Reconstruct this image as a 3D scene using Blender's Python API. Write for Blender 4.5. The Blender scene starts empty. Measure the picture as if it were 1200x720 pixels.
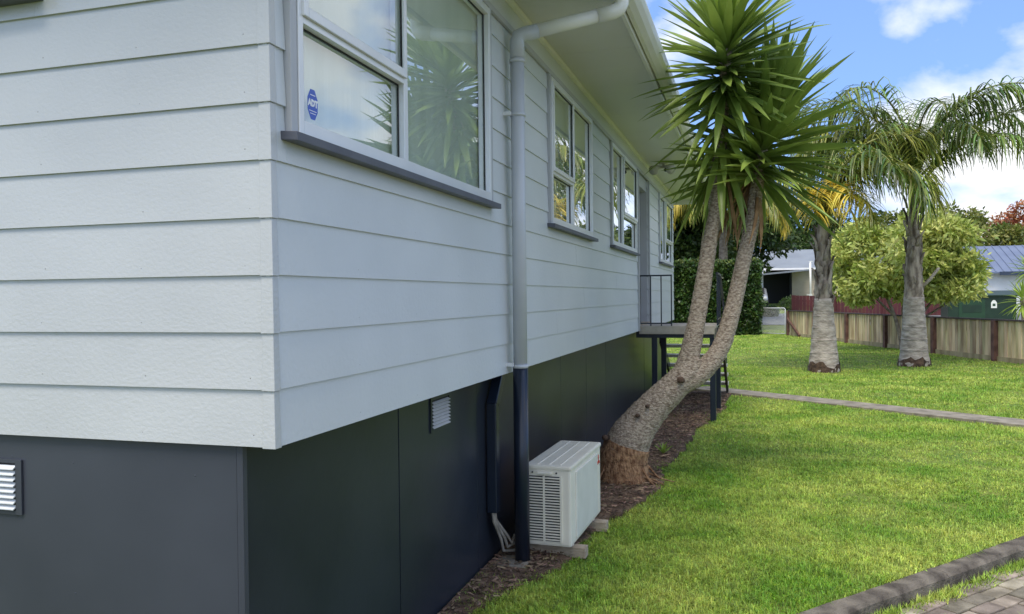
import bpy, bmesh, math, random
import numpy as np
from mathutils import Vector, Matrix
random.seed(7); rng = np.random.default_rng(7)
R = math.radians
S = bpy.context.scene
COL = S.collection

# ------------------------------------------------------------------ camera
def cam_axes(yaw, pitch, roll):
    f = Vector((-math.sin(yaw)*math.cos(pitch), math.cos(yaw)*math.cos(pitch), -math.sin(pitch)))
    r = Vector((math.cos(yaw), math.sin(yaw), 0)); u = r.cross(f)
    c, s = math.cos(roll), math.sin(roll)
    return c*r - s*u, s*r + c*u, f
CAM = Vector((1.588, -2.419, 1.814))
cr, cu, cf = cam_axes(R(16.724), R(0.719), R(0.623))
cd = bpy.data.cameras.new('camera'); co = bpy.data.objects.new('camera', cd); COL.objects.link(co)
m = Matrix((cr, cu, -cf)).transposed().to_4x4(); m.translation = CAM; co.matrix_world = m
cd.sensor_width = 36; cd.lens = 36*941.5/1200; cd.clip_start = .05; cd.clip_end = 6000
S.camera = co

# ------------------------------------------------------------------ light
SUN_EL, SUN_AZ = R(62), math.atan2(-.12, -.99)      # azimuth from +Y towards +X
W = bpy.data.worlds.new('World'); S.world = W; W.use_nodes = True
nt = W.node_tree; nt.nodes.clear(); N = nt.nodes.new; L = nt.links.new
out = N('ShaderNodeOutputWorld'); bg = N('ShaderNodeBackground'); bg.inputs[1].default_value = .15
sky = N('ShaderNodeTexSky'); sky.sky_type = 'NISHITA'; sky.sun_disc = False
sky.sun_elevation = SUN_EL; sky.sun_rotation = SUN_AZ; sky.air_density = 1.0; sky.dust_density = .2; sky.ozone_density = 2.0
tc = N('ShaderNodeTexCoord'); mp = N('ShaderNodeMapping')
mp.inputs['Scale'].default_value = (1.15, 1.15, 2.0); mp.inputs['Location'].default_value = (1.40, 1.10, -.04)
no = N('ShaderNodeTexNoise'); no.inputs['Scale'].default_value = 2.3; no.inputs['Detail'].default_value = 9
no.inputs['Roughness'].default_value = .54; no.inputs['Distortion'].default_value = .15
ramp = N('ShaderNodeValToRGB'); ramp.color_ramp.elements[0].position = .465; ramp.color_ramp.elements[1].position = .565
no2 = N('ShaderNodeTexNoise'); no2.inputs['Scale'].default_value = 5; no2.inputs['Detail'].default_value = 6
cmix = N('ShaderNodeMixRGB'); cmix.inputs[1].default_value = (2.3, 2.45, 2.75, 1); cmix.inputs[2].default_value = (3.7, 3.7, 3.7, 1)
mix = N('ShaderNodeMixRGB')
zm = N('ShaderNodeMapping'); zm.inputs['Scale'].default_value = (1, 1, .75); zm.inputs['Location'].default_value = (0, 0, .30)   # less horizon glare: a clear, washed winter sky
L(tc.outputs['Generated'], zm.inputs[0]); L(zm.outputs[0], sky.inputs['Vector'])
L(tc.outputs['Generated'], mp.inputs[0]); L(mp.outputs[0], no.inputs[0]); L(mp.outputs[0], no2.inputs[0])
L(no.outputs[0], ramp.inputs[0]); L(no2.outputs[0], cmix.inputs[0])
L(ramp.outputs[0], mix.inputs[0]); hsv = N('ShaderNodeHueSaturation'); hsv.inputs['Saturation'].default_value = 1.07; hsv.inputs['Hue'].default_value = .505; hsv.inputs['Value'].default_value = .9; L(sky.outputs[0], hsv.inputs['Color']); L(hsv.outputs[0], mix.inputs[1]); L(cmix.outputs[0], mix.inputs[2])
L(mix.outputs[0], bg.inputs[0]); L(bg.outputs[0], out.inputs[0])
sd = bpy.data.lights.new('sun', 'SUN'); sd.energy = 1.35; sd.angle = R(28); sd.color = (1, .92, .80)
so = bpy.data.objects.new('sun', sd); COL.objects.link(so); so.location = (-10, -16, 20)
tosun = Vector((math.sin(SUN_AZ)*math.cos(SUN_EL), math.cos(SUN_AZ)*math.cos(SUN_EL), math.sin(SUN_EL)))
so.rotation_euler = tosun.to_track_quat('Z', 'Y').to_euler()
vs = S.view_settings; vs.view_transform = 'Standard'; vs.look = 'None'; vs.exposure = 1.36; vs.gamma = 1; vs.use_curve_mapping = False

# ------------------------------------------------------------------ helpers
class MB:
    def __init__(s): s.v = []; s.f = []
    def add(s, vs_, fs):
        o = len(s.v); s.v += [tuple(v) for v in vs_]; s.f += [tuple(i+o for i in f) for f in fs]; return s
    def box(s, x0, x1, y0, y1, z0, z1):
        return s.add([(x0,y0,z0),(x1,y0,z0),(x1,y1,z0),(x0,y1,z0),(x0,y0,z1),(x1,y0,z1),(x1,y1,z1),(x0,y1,z1)],
                     [(3,2,1,0),(4,5,6,7),(0,1,5,4),(1,2,6,5),(2,3,7,6),(3,0,4,7)])
    def hexa(s, pts):   # 4 bottom + 4 top, ccw
        return s.add(pts, [(3,2,1,0),(4,5,6,7),(0,1,5,4),(1,2,6,5),(2,3,7,6),(3,0,4,7)])
    def bar(s, a, b, w, h, up=(0,0,1)):
        a, b = Vector(a), Vector(b); d = (b-a).normalized(); u = Vector(up)
        if abs(d.dot(u)) > .98: u = Vector((0,1,0))
        r = d.cross(u).normalized()*w/2; u = r.cross(d).normalized()*h/2
        return s.hexa([a-r-u, a+r-u, b+r-u, b-r-u, a-r+u, a+r+u, b+r+u, b-r+u])
    def prism(s, poly, ax, lo, hi):   # poly in the two other axes, extruded along ax
        n = len(poly)
        def P(p, t):
            if ax == 'y': return (p[0], t, p[1])
            if ax == 'x': return (t, p[0], p[1])
            return (p[0], p[1], t)
        s.add([P(p, lo) for p in poly]+[P(p, hi) for p in poly],
              [tuple(range(n))[::-1], tuple(range(n, 2*n))]+[(i, (i+1) % n, n+(i+1) % n, n+i) for i in range(n)])
        return s
    def tube(s, pts, rad, n=10, cap=True, wob=0, seed=0):
        rr = random.Random(seed); pts = [Vector(p) for p in pts]
        if not isinstance(rad, (list, tuple)): rad = [rad]*len(pts)
        prev = None; o = len(s.v)
        for i, p in enumerate(pts):
            d = (pts[min(i+1, len(pts)-1)]-pts[max(i-1, 0)]).normalized()
            if prev is None:
                a = Vector((0,0,1)) if abs(d.z) < .9 else Vector((0,1,0)); r = d.cross(a).normalized()
            else: r = (prev - d*prev.dot(d)).normalized()
            prev = r; u = d.cross(r)
            for k in range(n):
                t = 2*math.pi*k/n; q = rad[i]*(1+wob*(rr.random()-.5))
                s.v.append(tuple(p+(r*math.cos(t)+u*math.sin(t))*q))
        for i in range(len(pts)-1):
            for k in range(n):
                a = o+i*n+k; b = o+i*n+(k+1) % n; s.f.append((a, b, b+n, a+n))
        if cap: s.f.append(tuple(o+k for k in range(n))[::-1]); s.f.append(tuple(o+(len(pts)-1)*n+k for k in range(n)))
        return s
    def ball(s, c, r, n=10, wob=0, seed=0):
        rr = random.Random(seed); bm = bmesh.new(); bmesh.ops.create_icosphere(bm, subdivisions=2, radius=1)
        bm.verts.ensure_lookup_table()
        vs_ = [(c[0]+v.co.x*r[0]*(1+wob*(rr.random()-.5)), c[1]+v.co.y*r[1]*(1+wob*(rr.random()-.5)), c[2]+v.co.z*r[2]*(1+wob*(rr.random()-.5))) for v in bm.verts]
        fs = [tuple(v.index for v in f.verts) for f in bm.faces]; bm.free(); return s.add(vs_, fs)
    def mesh(s, name, mat, smooth=False, bevel=0):
        me = bpy.data.meshes.new(name); me.from_pydata(s.v, [], s.f); me.update()
        if bevel:
            bm = bmesh.new(); bm.from_mesh(me)
            bmesh.ops.bevel(bm, geom=[e for e in bm.edges if e.is_manifold and e.calc_face_angle(0) > .6], offset=bevel, segments=2, affect='EDGES', profile=.6)
            bm.to_mesh(me); bm.free()
        if mat: me.materials.append(mat)
        if smooth:
            for p in me.polygons: p.use_smooth = True
        return me
    def build(s, name, mat, parent=None, smooth=False, bevel=0, **k):
        return obj(name, s.mesh(name, mat, smooth, bevel), parent, **k)
def obj(name, me, parent=None, label=None, cat=None, group=None, kind=None, mat4=None):
    o = bpy.data.objects.new(name, me); COL.objects.link(o)
    if parent: o.parent = parent
    if mat4 is not None: o.matrix_local = mat4
    if label: o['label'] = label
    if cat: o['category'] = cat
    if group: o['group'] = group
    if kind: o['kind'] = kind
    return o
def thing(name, label, cat, loc=(0,0,0), group=None):
    o = obj(name, None, None, label, cat, group); o.location = loc; return o
def npmesh(name, V, F, mat, smooth=False, k=4):
    """V (n,3), F (m,k) numpy arrays"""
    me = bpy.data.meshes.new(name); V = np.asarray(V, np.float32); F = np.asarray(F, np.int32)
    me.vertices.add(len(V)); me.vertices.foreach_set('co', V.ravel())
    me.loops.add(F.size); me.loops.foreach_set('vertex_index', F.ravel())
    me.polygons.add(len(F)); me.polygons.foreach_set('loop_start', np.arange(0, F.size, F.shape[1], dtype=np.int32))
    me.update(calc_edges=True); me.validate()
    if mat: me.materials.append(mat)
    if smooth: me.polygons.foreach_set('use_smooth', np.ones(len(F), bool))
    return me

# ------------------------------------------------------------------ materials
def srgb(r, g, b):
    f = lambda c: (c/255/12.92) if c/255 <= .04045 else ((c/255+.055)/1.055)**2.4
    return (f(r), f(g), f(b))
def mat(name, c1, c2=None, scale=5, rough=.6, bump=0, bscale=60, spec=.5, metal=0, detail=5, stretch=(1,1,1), island=0, coat=0, trans=0, contrast=(.35,.65), bdist=.01, obj_space=True):
    M = bpy.data.materials.new(name); M.use_nodes = True; t = M.node_tree; b = t.nodes['Principled BSDF']; n = t.nodes.new; l = t.links.new
    b.inputs['Roughness'].default_value = rough; b.inputs['Metallic'].default_value = metal
    b.inputs['Specular IOR Level'].default_value = spec; b.inputs['Coat Weight'].default_value = coat
    b.inputs['Base Color'].default_value = (*c1, 1)
    geo = n('ShaderNodeNewGeometry'); mpg = n('ShaderNodeMapping'); mpg.inputs['Scale'].default_value = stretch
    l(geo.outputs['Position'], mpg.inputs[0])
    col = None
    if c2 is not None:
        no_ = n('ShaderNodeTexNoise'); no_.inputs['Scale'].default_value = scale; no_.inputs['Detail'].default_value = detail; l(mpg.outputs[0], no_.inputs[0])
        rp = n('ShaderNodeValToRGB'); rp.color_ramp.elements[0].position = contrast[0]; rp.color_ramp.elements[1].position = contrast[1]
        rp.color_ramp.elements[0].color = (*c1, 1); rp.color_ramp.elements[1].color = (*c2, 1); l(no_.outputs[0], rp.inputs[0]); col = rp.outputs[0]
    if island:
        hs = n('ShaderNodeHueSaturation'); mr = n('ShaderNodeMapRange'); mr.inputs['To Min'].default_value = 1-island; mr.inputs['To Max'].default_value = 1+island
        oi = n('ShaderNodeObjectInfo'); ad = n('ShaderNodeMath'); ad.operation = 'ADD'; l(geo.outputs['Random Per Island'], ad.inputs[0]); l(oi.outputs['Random'], ad.inputs[1])
        fr_ = n('ShaderNodeMath'); fr_.operation = 'FRACT'; l(ad.outputs[0], fr_.inputs[0]); rnd = fr_.outputs[0]
        l(rnd, mr.inputs[0]); l(mr.outputs[0], hs.inputs['Value'])
        mr2 = n('ShaderNodeMapRange'); mr2.inputs['To Min'].default_value = .5-.03*island*2; mr2.inputs['To Max'].default_value = .5+.03*island*2
        mu = n('ShaderNodeMath'); mu.operation = 'FRACT'; mm = n('ShaderNodeMath'); mm.operation = 'MULTIPLY'; mm.inputs[1].default_value = 17.3
        l(rnd, mm.inputs[0]); l(mm.outputs[0], mu.inputs[0]); l(mu.outputs[0], mr2.inputs[0]); l(mr2.outputs[0], hs.inputs['Hue'])
        if col: l(col, hs.inputs['Color'])
        else: hs.inputs['Color'].default_value = (*c1, 1)
        col = hs.outputs[0]
    if col: l(col, b.inputs['Base Color'])
    if bump:
        nb = n('ShaderNodeTexNoise'); nb.inputs['Scale'].default_value = bscale; nb.inputs['Detail'].default_value = 4; l(mpg.outputs[0], nb.inputs[0])
        bn = n('ShaderNodeBump'); bn.inputs['Strength'].default_value = bump; bn.inputs['Distance'].default_value = bdist
        l(nb.outputs[0], bn.inputs['Height']); l(bn.outputs[0], b.inputs['Normal'])
    if trans:
        tr = n('ShaderNodeBsdfTranslucent'); ms = n('ShaderNodeMixShader'); ms.inputs[0].default_value = trans
        if col: l(col, tr.inputs[0])
        else: tr.inputs[0].default_value = (*c1, 1)
        o_ = t.nodes['Material Output']; l(b.outputs[0], ms.inputs[1]); l(tr.outputs[0], ms.inputs[2]); l(ms.outputs[0], o_.inputs[0])
    return M
PAINT = mat('wall_paint', (.555,.585,.59), (.605,.635,.64), 1.3, .36, .35, 45, bdist=.004)
PAINTF = mat('wall_paint_textured_dimmed', (.455,.47,.468), (.505,.52,.516), 1.2, .26, .24, 60, stretch=(1,1,1.3), bdist=.006)  # same paint as the side wall, colour lowered to offset sunlight on the front
PIPE = mat('downpipe_paint', (.48,.505,.53), (.53,.555,.58), 3, .36, .1, 50, bdist=.002)
TRIM = mat('trim_paint', (.41,.42,.435), (.45,.46,.475), 2, .38, .15, 50, bdist=.003)
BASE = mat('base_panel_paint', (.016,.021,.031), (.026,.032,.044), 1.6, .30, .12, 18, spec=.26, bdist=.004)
BASEF = mat('base_panel_lit', (.036,.041,.054), (.052,.058,.073), 1.0, .45, .12, 20, bdist=.004)  # front copy of the base paint, lighter colour carries the stronger light there
NAVY = mat('navy_paint', (.010,.016,.030), (.014,.021,.037), 3, .3, .1, 60, bdist=.002)
SILL = mat('sill_paint', (.075,.08,.10), (.10,.105,.125), 5, .5, .2, 60, bdist=.002)
ALU = mat('window_aluminium', (.70,.71,.71), (.76,.77,.76), 4, .34, .05, 80, metal=.25)
GASKET = mat('black_gasket', (.012,.012,.014), rough=.6)
SOFFIT = mat('soffit_paint', (.62,.62,.595), (.67,.67,.645), .9, .35, .1, 14, bdist=.004)
CREAM = mat('gutter_paint', (.74,.74,.69), (.80,.80,.75), 3, .32, .05, 30)
ROOF = mat('roof_paint', (.10,.11,.12), (.13,.14,.15), 2, .5)
ACW = mat('heat_pump_plastic', (.72,.685,.575), (.78,.745,.635), 6, .42, .05, 120)
ACP = mat('heat_pump_panel', (.62,.62,.55), (.69,.69,.62), 5, .5, .06, 90)
DARK = mat('dark_cavity', (.015,.016,.018), rough=.8)  # near black, puts the shade of hollows into the colour
WOODB = mat('weathered_timber', (.30,.24,.17), (.42,.35,.26), 12, .85, .5, 40, stretch=(1,1,4))
TREAD = mat('stair_tread_timber', (.42,.39,.33), (.56,.53,.46), 8, .8, .3, 40)
DECK = mat('deck_timber', (.34,.30,.25), (.44,.40,.33), 8, .8, .3, 40)
BARK = mat('yucca_bark', (.22,.165,.12), (.56,.47,.37), 34, .92, 1.0, 60, stretch=(1,1,1.9), bdist=.025, contrast=(.34,.62))
BARKB = mat('yucca_root_bark', (.16,.075,.035), (.42,.25,.13), 22, .95, 1.0, 40, stretch=(1.5,1.5,.7), bdist=.03)
YLEAF = mat('yucca_leaf', (.13,.205,.036), (.29,.39,.078), 1.5, .36, .08, 60, trans=.22, spec=.5, bdist=.003)
YLEAF2 = mat('yucca_leaf_young', (.25,.37,.055), (.37,.48,.09), 3, .38, trans=.28)
YDRY = mat('yucca_dry_leaf', (.20,.11,.05), (.36,.23,.11), 8, .85, trans=.1)
PLEAF = mat('palm_leaf', (.07,.125,.028), (.20,.27,.05), 1.1, .32, island=.55, trans=.25)
PLEAFO = mat('palm_leaf_olive', (.20,.24,.04), (.34,.35,.07), 1.3, .38, island=.5, trans=.28)
PLEAFY = mat('palm_leaf_yellow', (.58,.44,.04), (.74,.60,.10), 2.2, .5, island=.25, trans=.3)
PSTEM = mat('palm_rachis', (.16,.18,.04), (.25,.25,.07), 3, .5)
PBARK = mat('palm_trunk_bark', (.25,.215,.175), (.50,.44,.375), 5, .95, .9, 18, stretch=(1,1,2.6), bdist=.03)
PBOOT = mat('palm_boot_fibre', (.10,.075,.055), (.50,.42,.34), 4, .95, 1.0, 26, stretch=(2,2,.6), bdist=.03)
ROOTD = mat('palm_root_dark', (.035,.02,.012), (.12,.075,.05), 14, .95, 1, 30, bdist=.02)
SOIL = mat('bed_soil', (.065,.038,.022), (.22,.14,.088), 9, .95, 1.0, 50, bdist=.03)
CHIP = mat('bark_chip', (.09,.054,.032), (.30,.205,.13), 10, .9, island=.5)
LAWN = mat('lawn_soil', (.10,.18,.02), (.24,.27,.05), 2.2, .95, 1.0, 60, bdist=.03)
def value_patches(M, scale, lo, hi):
    t = M.node_tree; b = t.nodes['Principled BSDF']; n = t.nodes.new; l = t.links.new; src = b.inputs['Base Color'].links[0].from_socket
    tg = [k.to_socket for k in src.links]; ge = n('ShaderNodeNewGeometry'); nz = n('ShaderNodeTexNoise'); nz.inputs['Scale'].default_value = scale; nz.inputs['Detail'].default_value = 5; l(ge.outputs['Position'], nz.inputs[0])
    mr = n('ShaderNodeMapRange'); mr.inputs['From Min'].default_value = .34; mr.inputs['From Max'].default_value = .66; mr.inputs['To Min'].default_value = lo; mr.inputs['To Max'].default_value = hi; l(nz.outputs[0], mr.inputs[0])
    hs = n('ShaderNodeHueSaturation'); l(mr.outputs[0], hs.inputs['Value']); l(src, hs.inputs['Color'])
    for k in tg: l(hs.outputs[0], k)
GRASS = mat('grass_blade', (.21,.385,.032), (.49,.58,.11), 1.3, .5, island=.45, trans=.35, contrast=(.36,.66))
value_patches(GRASS, 16, .70, 1.28)
CONC = mat('concrete', (.17,.15,.115), (.30,.265,.21), 5, .9, .6, 70, bdist=.006)
KERBM = mat('kerb_concrete', (.055,.045,.034), (.19,.165,.13), 7, .95, 1.0, 55, bdist=.012)
PAVER = mat('paver', (.14,.115,.085), (.33,.28,.22), 7, .9, .9, 60, island=.4, bdist=.006)
JOINT = mat('mossy_joint', (.07,.085,.02), (.15,.15,.06), 9, .95, 1, 60, bdist=.02)
ASPH = mat('asphalt', (.13,.14,.15), (.17,.18,.19), 9, .9, .4, 80)
FENCE = mat('fence_paling', (.33,.235,.12), (.62,.49,.29), 1.6, .9, .4, 40, stretch=(3,3,.6), island=.35)
FRAIL = mat('fence_rail_dark', (.035,.026,.024), (.08,.055,.05), 6, .8, .4, 40)
FPOST = mat('fence_post_red', (.085,.04,.03), (.16,.08,.06), 6, .85, .5, 40)
REDF = mat('red_fence_paint', (.065,.009,.010), (.10,.016,.017), 2, .6, island=.2)
GALV = mat('galvanised_steel', (.55,.56,.56), (.64,.65,.65), 8, .45, metal=.1)
BEIGE = mat('beige_weatherboard', (.46,.40,.31), (.54,.48,.38), 1.5, .7)
WHITE = mat('white_paint', (.76,.76,.73), (.82,.82,.79), 3, .5)
BROOF = mat('blue_grey_roof', (.17,.19,.215), (.21,.235,.26), .8, .45)
BROOF2 = mat('blue_roof', (.12,.15,.23), (.15,.185,.27), .8, .45)
BFASC = mat('dark_blue_fascia', (.03,.045,.08), rough=.5)
GREEN = mat('dark_green_paint', (.007,.024,.013), (.011,.034,.018), 3, .45)
GREENL = mat('mid_green_paint', (.010,.042,.018), (.015,.052,.023), 3, .45)
HLEAF = mat('hedge_leaf', (.018,.045,.010), (.075,.135,.025), 2.5, .42, island=.5, trans=.15)
HLEAFT = mat('hedge_leaf_new', (.16,.20,.04), (.30,.33,.09), 3, .5, island=.4, trans=.25)
HCORE = mat('hedge_light_block', (.012,.02,.006), (.03,.04,.012), 8, .95)
VLEAF = mat('variegated_leaf', (.33,.41,.075), (.65,.68,.22), 1.2, .48, island=.35, trans=.25)
TLEAF = mat('tree_leaf_dark', (.022,.05,.010), (.07,.115,.02), .8, .5, island=.5, trans=.18)
TLEAF2 = mat('tree_leaf_light', (.12,.16,.025), (.24,.25,.05), .6, .5, island=.45, trans=.22)
TLEAF3 = mat('tree_leaf_orange', (.34,.12,.05), (.50,.22,.10), .6, .6, island=.4, trans=.25)
TWOOD = mat('tree_wood', (.13,.10,.075), (.27,.23,.18), 8, .9, .6, 30)
RED = mat('red_logo', (.60,.02,.03), rough=.4)
STICK = mat('sticker_blue', (.035,.10,.50), rough=.35)
STICKW = mat('sticker_white', (.85,.87,.9), rough=.4)
CURT = mat('curtain', (.70,.73,.66), (.80,.82,.76), 1.2, .9, .5, 9, stretch=(6,6,.3), bdist=.004)
DARKIN = mat('dark_room', (.10,.12,.13), (.14,.16,.17), 1, .9)
BOXW = mat('wall_box_plastic', (.68,.70,.70), rough=.45)
PIPEG = mat('insulated_pipe', (.20,.18,.15), (.32,.29,.24), 20, .8)
CARP = mat('car_paint', (.35,.37,.40), rough=.25, metal=.4)
TYRE = mat('tyre_rubber', (.02,.02,.02), rough=.8)
LAMP = mat('lamp_housing', (.55,.54,.48), rough=.4)
def glass_mat(name, tint, boost, base):
    M = bpy.data.materials.new(name); M.use_nodes = True; t = M.node_tree; t.nodes.clear(); n = t.nodes.new; l = t.links.new
    o_ = n('ShaderNodeOutputMaterial'); ms = n('ShaderNodeMixShader'); tr = n('ShaderNodeBsdfTransparent'); gl = n('ShaderNodeBsdfGlossy')
    tr.inputs[0].default_value = (*tint, 1); gl.inputs[0].default_value = (.95,.97,1,1); gl.inputs['Roughness'].default_value = .01
    fr = n('ShaderNodeFresnel'); fr.inputs[0].default_value = 1.5; ma = n('ShaderNodeMath'); ma.operation = 'MULTIPLY_ADD'; ma.use_clamp = True
    ma.inputs[1].default_value = boost; ma.inputs[2].default_value = base
    gb_ = n('ShaderNodeNewGeometry'); iv = n('ShaderNodeMath'); iv.operation = 'SUBTRACT'; iv.inputs[0].default_value = 1; l(gb_.outputs['Backfacing'], iv.inputs[1])
    mm_ = n('ShaderNodeMath'); mm_.operation = 'MULTIPLY'; l(fr.outputs[0], ma.inputs[0]); l(ma.outputs[0], mm_.inputs[0]); l(iv.outputs[0], mm_.inputs[1]); l(mm_.outputs[0], ms.inputs[0]); l(tr.outputs[0], ms.inputs[1]); l(gl.outputs[0], ms.inputs[2]); l(ms.outputs[0], o_.inputs[0])
    nb = n('ShaderNodeTexNoise'); nb.inputs['Scale'].default_value = 1.6; bn = n('ShaderNodeBump'); bn.inputs['Strength'].default_value = .05; bn.inputs['Distance'].default_value = .01
    ge = n('ShaderNodeNewGeometry'); l(ge.outputs['Position'], nb.inputs[0]); l(nb.outputs[0], bn.inputs['Height']); l(bn.outputs[0], gl.inputs['Normal'])
    return M
GLASS = glass_mat('window_glass', (.93,.96,.94), 2.0, .10)

# ------------------------------------------------------------------ ground
KO = Vector((1.84, 2.38, 0)); KU = Vector((.650, .760, 0)).normalized(); KV = Vector((-KU.y, KU.x, 0))
def hgt(x, y):
    t = min(max((y-41)/24, 0), 1); t = t*t*(3-2*t)*.35+t*.65
    return 1.08*t
def uv2w(u, v): p = KO+KU*u+KV*v; return p.x, p.y
def axis(lo, hi, near, step0, grow):
    a = [0.0]; s = step0
    while a[-1] < hi: a.append(a[-1]+s); s = s*grow if a[-1] > near else s
    b = [0.0]; s = step0
    while b[-1] > lo: b.append(b[-1]-s); s = s*grow if b[-1] < -near else s
    return sorted(set(a+b[1:]))
MB().box(-1500, 1500, -1500, 1500, -1.2, -.30).build('ground', LAWN, kind='structure')
us = axis(-40, 260, 30, .5, 1.18); vs_ = [v for v in axis(0, 260, 30, .5, 1.18) if v >= 0]
V = []; F = []
for v in vs_:
    for u in us:
        x, y = uv2w(u, v); z = hgt(x, y)
        if v > .01 and y < 40: z += .02*math.sin(x*1.7+.3*y)*math.sin(y*1.1+x*.4)*min(1, v)
        V.append((x, y, z-.012))
nu = len(us)
for j in range(len(vs_)-1):
    for i in range(nu-1): F.append((j*nu+i, j*nu+i+1, (j+1)*nu+i+1, (j+1)*nu+i))
obj('lawn', npmesh('lawn', V, F, LAWN, True), kind='structure')

# garden bed along the house
bed = [(-.14,1.2),(.045,1.9),(.18,2.25),(.30,2.7),(.37,3.2),(.42,3.9),(.60,4.5),(.72,5.2),(.68,6.0),(.76,6.9),(.80,7.7),(.85,8.6),(.95,9.2),(1.1,10.2),(1.2,12.9),(.2,13.0),(-.14,13)]
mb = MB(); 
bed2 = []
for (x0, y0), (x1, y1) in zip(bed[:-1], bed[1:]):
    for q in range(8): bed2.append((x0+(x1-x0)*q/8+(random.uniform(-.05,.05) if .0 < x0 < 1.15 and y0 < 12 else 0), y0+(y1-y0)*q/8))
bed2.append(bed[-1]); mb.prism(bed2, 'z', -.03, .022)
bo = mb.build('garden_bed', SOIL, kind='structure')
def in_poly(x, y, poly):
    c = np.zeros(x.shape, bool); n = len(poly)
    for i in range(n):
        x1, y1 = poly[i]; x2, y2 = poly[(i+1) % n]
        if y1 == y2: continue
        c ^= ((y1 > y) != (y2 > y)) & (x < (x2-x1)*(y-y1)/(y2-y1)+x1)
    return c
# bark chips, clods and dry litter on the bed
V = []; F = []
n = 12000
X = rng.uniform(-.12, 1.15, n); Y = rng.uniform(1.4, 12.5, n); k = in_poly(X, Y, bed); X, Y = X[k], Y[k]
for x, y in zip(X, Y):
    s = random.uniform(.003, .012); a = random.uniform(0, 6.28); e = random.uniform(1.2, 3.2); t = random.uniform(-.4, .4)
    ux, uy = math.cos(a)*s*e, math.sin(a)*s*e; wx, wy = -math.sin(a)*s*.6, math.cos(a)*s*.6; z = .026+random.random()*.012
    o = len(V); V += [(x-ux-wx, y-uy-wy, z-t*s), (x+ux-wx, y+uy-wy, z+t*s), (x+ux+wx, y+uy+wy, z+t*s+.004), (x-ux+wx, y-uy+wy, z-t*s+.006), (x, y, z+s*.9)]
    F += [(o, o+1, o+4), (o+1, o+2, o+4), (o+2, o+3, o+4), (o+3, o, o+4)]
obj('bark_chips', npmesh('bark_chips', V, F, CHIP), label='loose brown bark chips and dry litter on the garden bed', cat='bark chips', kind='stuff')

# kerb and driveway
kerb = obj('kerb', None, kind='structure')
u = -3.2; i = 0
while u < 14:
    ln = random.choice([1.1, 1.5, 1.9]); mb = MB(); seg = 7; rows = []
    for q in range(seg+1):
        uu = u+.006+(ln-.012)*q/seg; w = [random.uniform(-.006, .006) for _ in range(5)]
        prof = [(0.03, -.22), (0.012, .004+w[0]), (-.010, .018+w[1]), (-.098+w[4], .014+w[2]), (-.122+w[3], -.012), (-.134, -.22)]
        rows.append([(*uv2w(uu, v), z) for v, z in prof])
    np_ = 6; V = [p for r in rows for p in r]; F = []
    for a in range(seg):
        for b in range(np_): F.append((a*np_+b, a*np_+(b+1) % np_, (a+1)*np_+(b+1) % np_, (a+1)*np_+b))
    F += [tuple(range(np_))[::-1], tuple(seg*np_+b for b in range(np_))]
    mb.add(V, F); mb.build('kerb_stone', KERBM, kerb); u += ln; i += 1
V = [(*uv2w(uu, vv), -.100) for uu, vv in ((-8,-.12),(40,-.12),(40,-9),(-8,-9))]
drive = MB().add(V, [(3,2,1,0)]).build('driveway', JOINT, kind='structure')
pm = MB().box(-.108, .108, -.052, .052, -.05, .0).mesh('paver', PAVER, bevel=.008)
rest = MB()
row = 0; v = -.20
while v > -5.0:
    u = -2.0+(.113 if row % 2 else 0)
    while u < 7:
        x, y = uv2w(u, v); z = -.084+random.uniform(-.006, .006); a = math.atan2(KU.y, KU.x)+random.uniform(-.02, .02)
        if .1 < u < 4.6 and v > -1.45:
            obj('paver', pm, drive, mat4=Matrix.Translation((x, y, z)) @ Matrix.Rotation(a, 4, 'Z') @ Matrix.Rotation(random.uniform(-.012,.012), 4, 'X'))
        else:
            c, s_ = math.cos(a), math.sin(a); q = [(-.108,-.052),(.108,-.052),(.108,.052),(-.108,.052)]
            pp = [(x+c*p-s_*r_, y+s_*p+c*r_) for p, r_ in q]; rest.hexa([(*p, z-.05) for p in pp]+[(*p, z) for p in pp])
        u += .226
    v -= .114; row += 1
rest.build('paving', PAVER, drive, kind='stuff')

# concrete path of slabs
path = obj('path', None, kind='structure')
pa, pb = Vector((.55, 13.55, 0)), Vector((9.0, 7.05, 0)); d = (pb-pa).normalized(); nrm = Vector((-d.y, d.x, 0)); t = 0
while t < (pb-pa).length:
    ln = 1.75; a = pa+d*(t+.008); b = pa+d*(t+ln-.008); z = .03+random.uniform(-.006, .006)
    MB().hexa([a-nrm*.27+Vector((0,0,-.06)), b-nrm*.27+Vector((0,0,-.06)), b+nrm*.27+Vector((0,0,-.06)), a+nrm*.27+Vector((0,0,-.06)),
               a-nrm*.27+Vector((0,0,z)), b-nrm*.27+Vector((0,0,z)), b+nrm*.27+Vector((0,0,z)), a+nrm*.27+Vector((0,0,z))]).build('slab', CONC, path, bevel=.008)
    t += ln

# road beyond the gate
V = []; F = []
for i in range(41):
    x = -60+4*i
    for s_ in (0, 1, 2, 3):
        yy = 44.2-.06*(x)+s_*2.9; V.append((x, yy, hgt(x, yy)+.02))
for i in range(40):
    for s_ in range(3): F.append((i*4+s_, i*4+4+s_, i*4+5+s_, i*4+1+s_))
obj('road', npmesh('road', V, F, ASPH, True), kind='structure')

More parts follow.
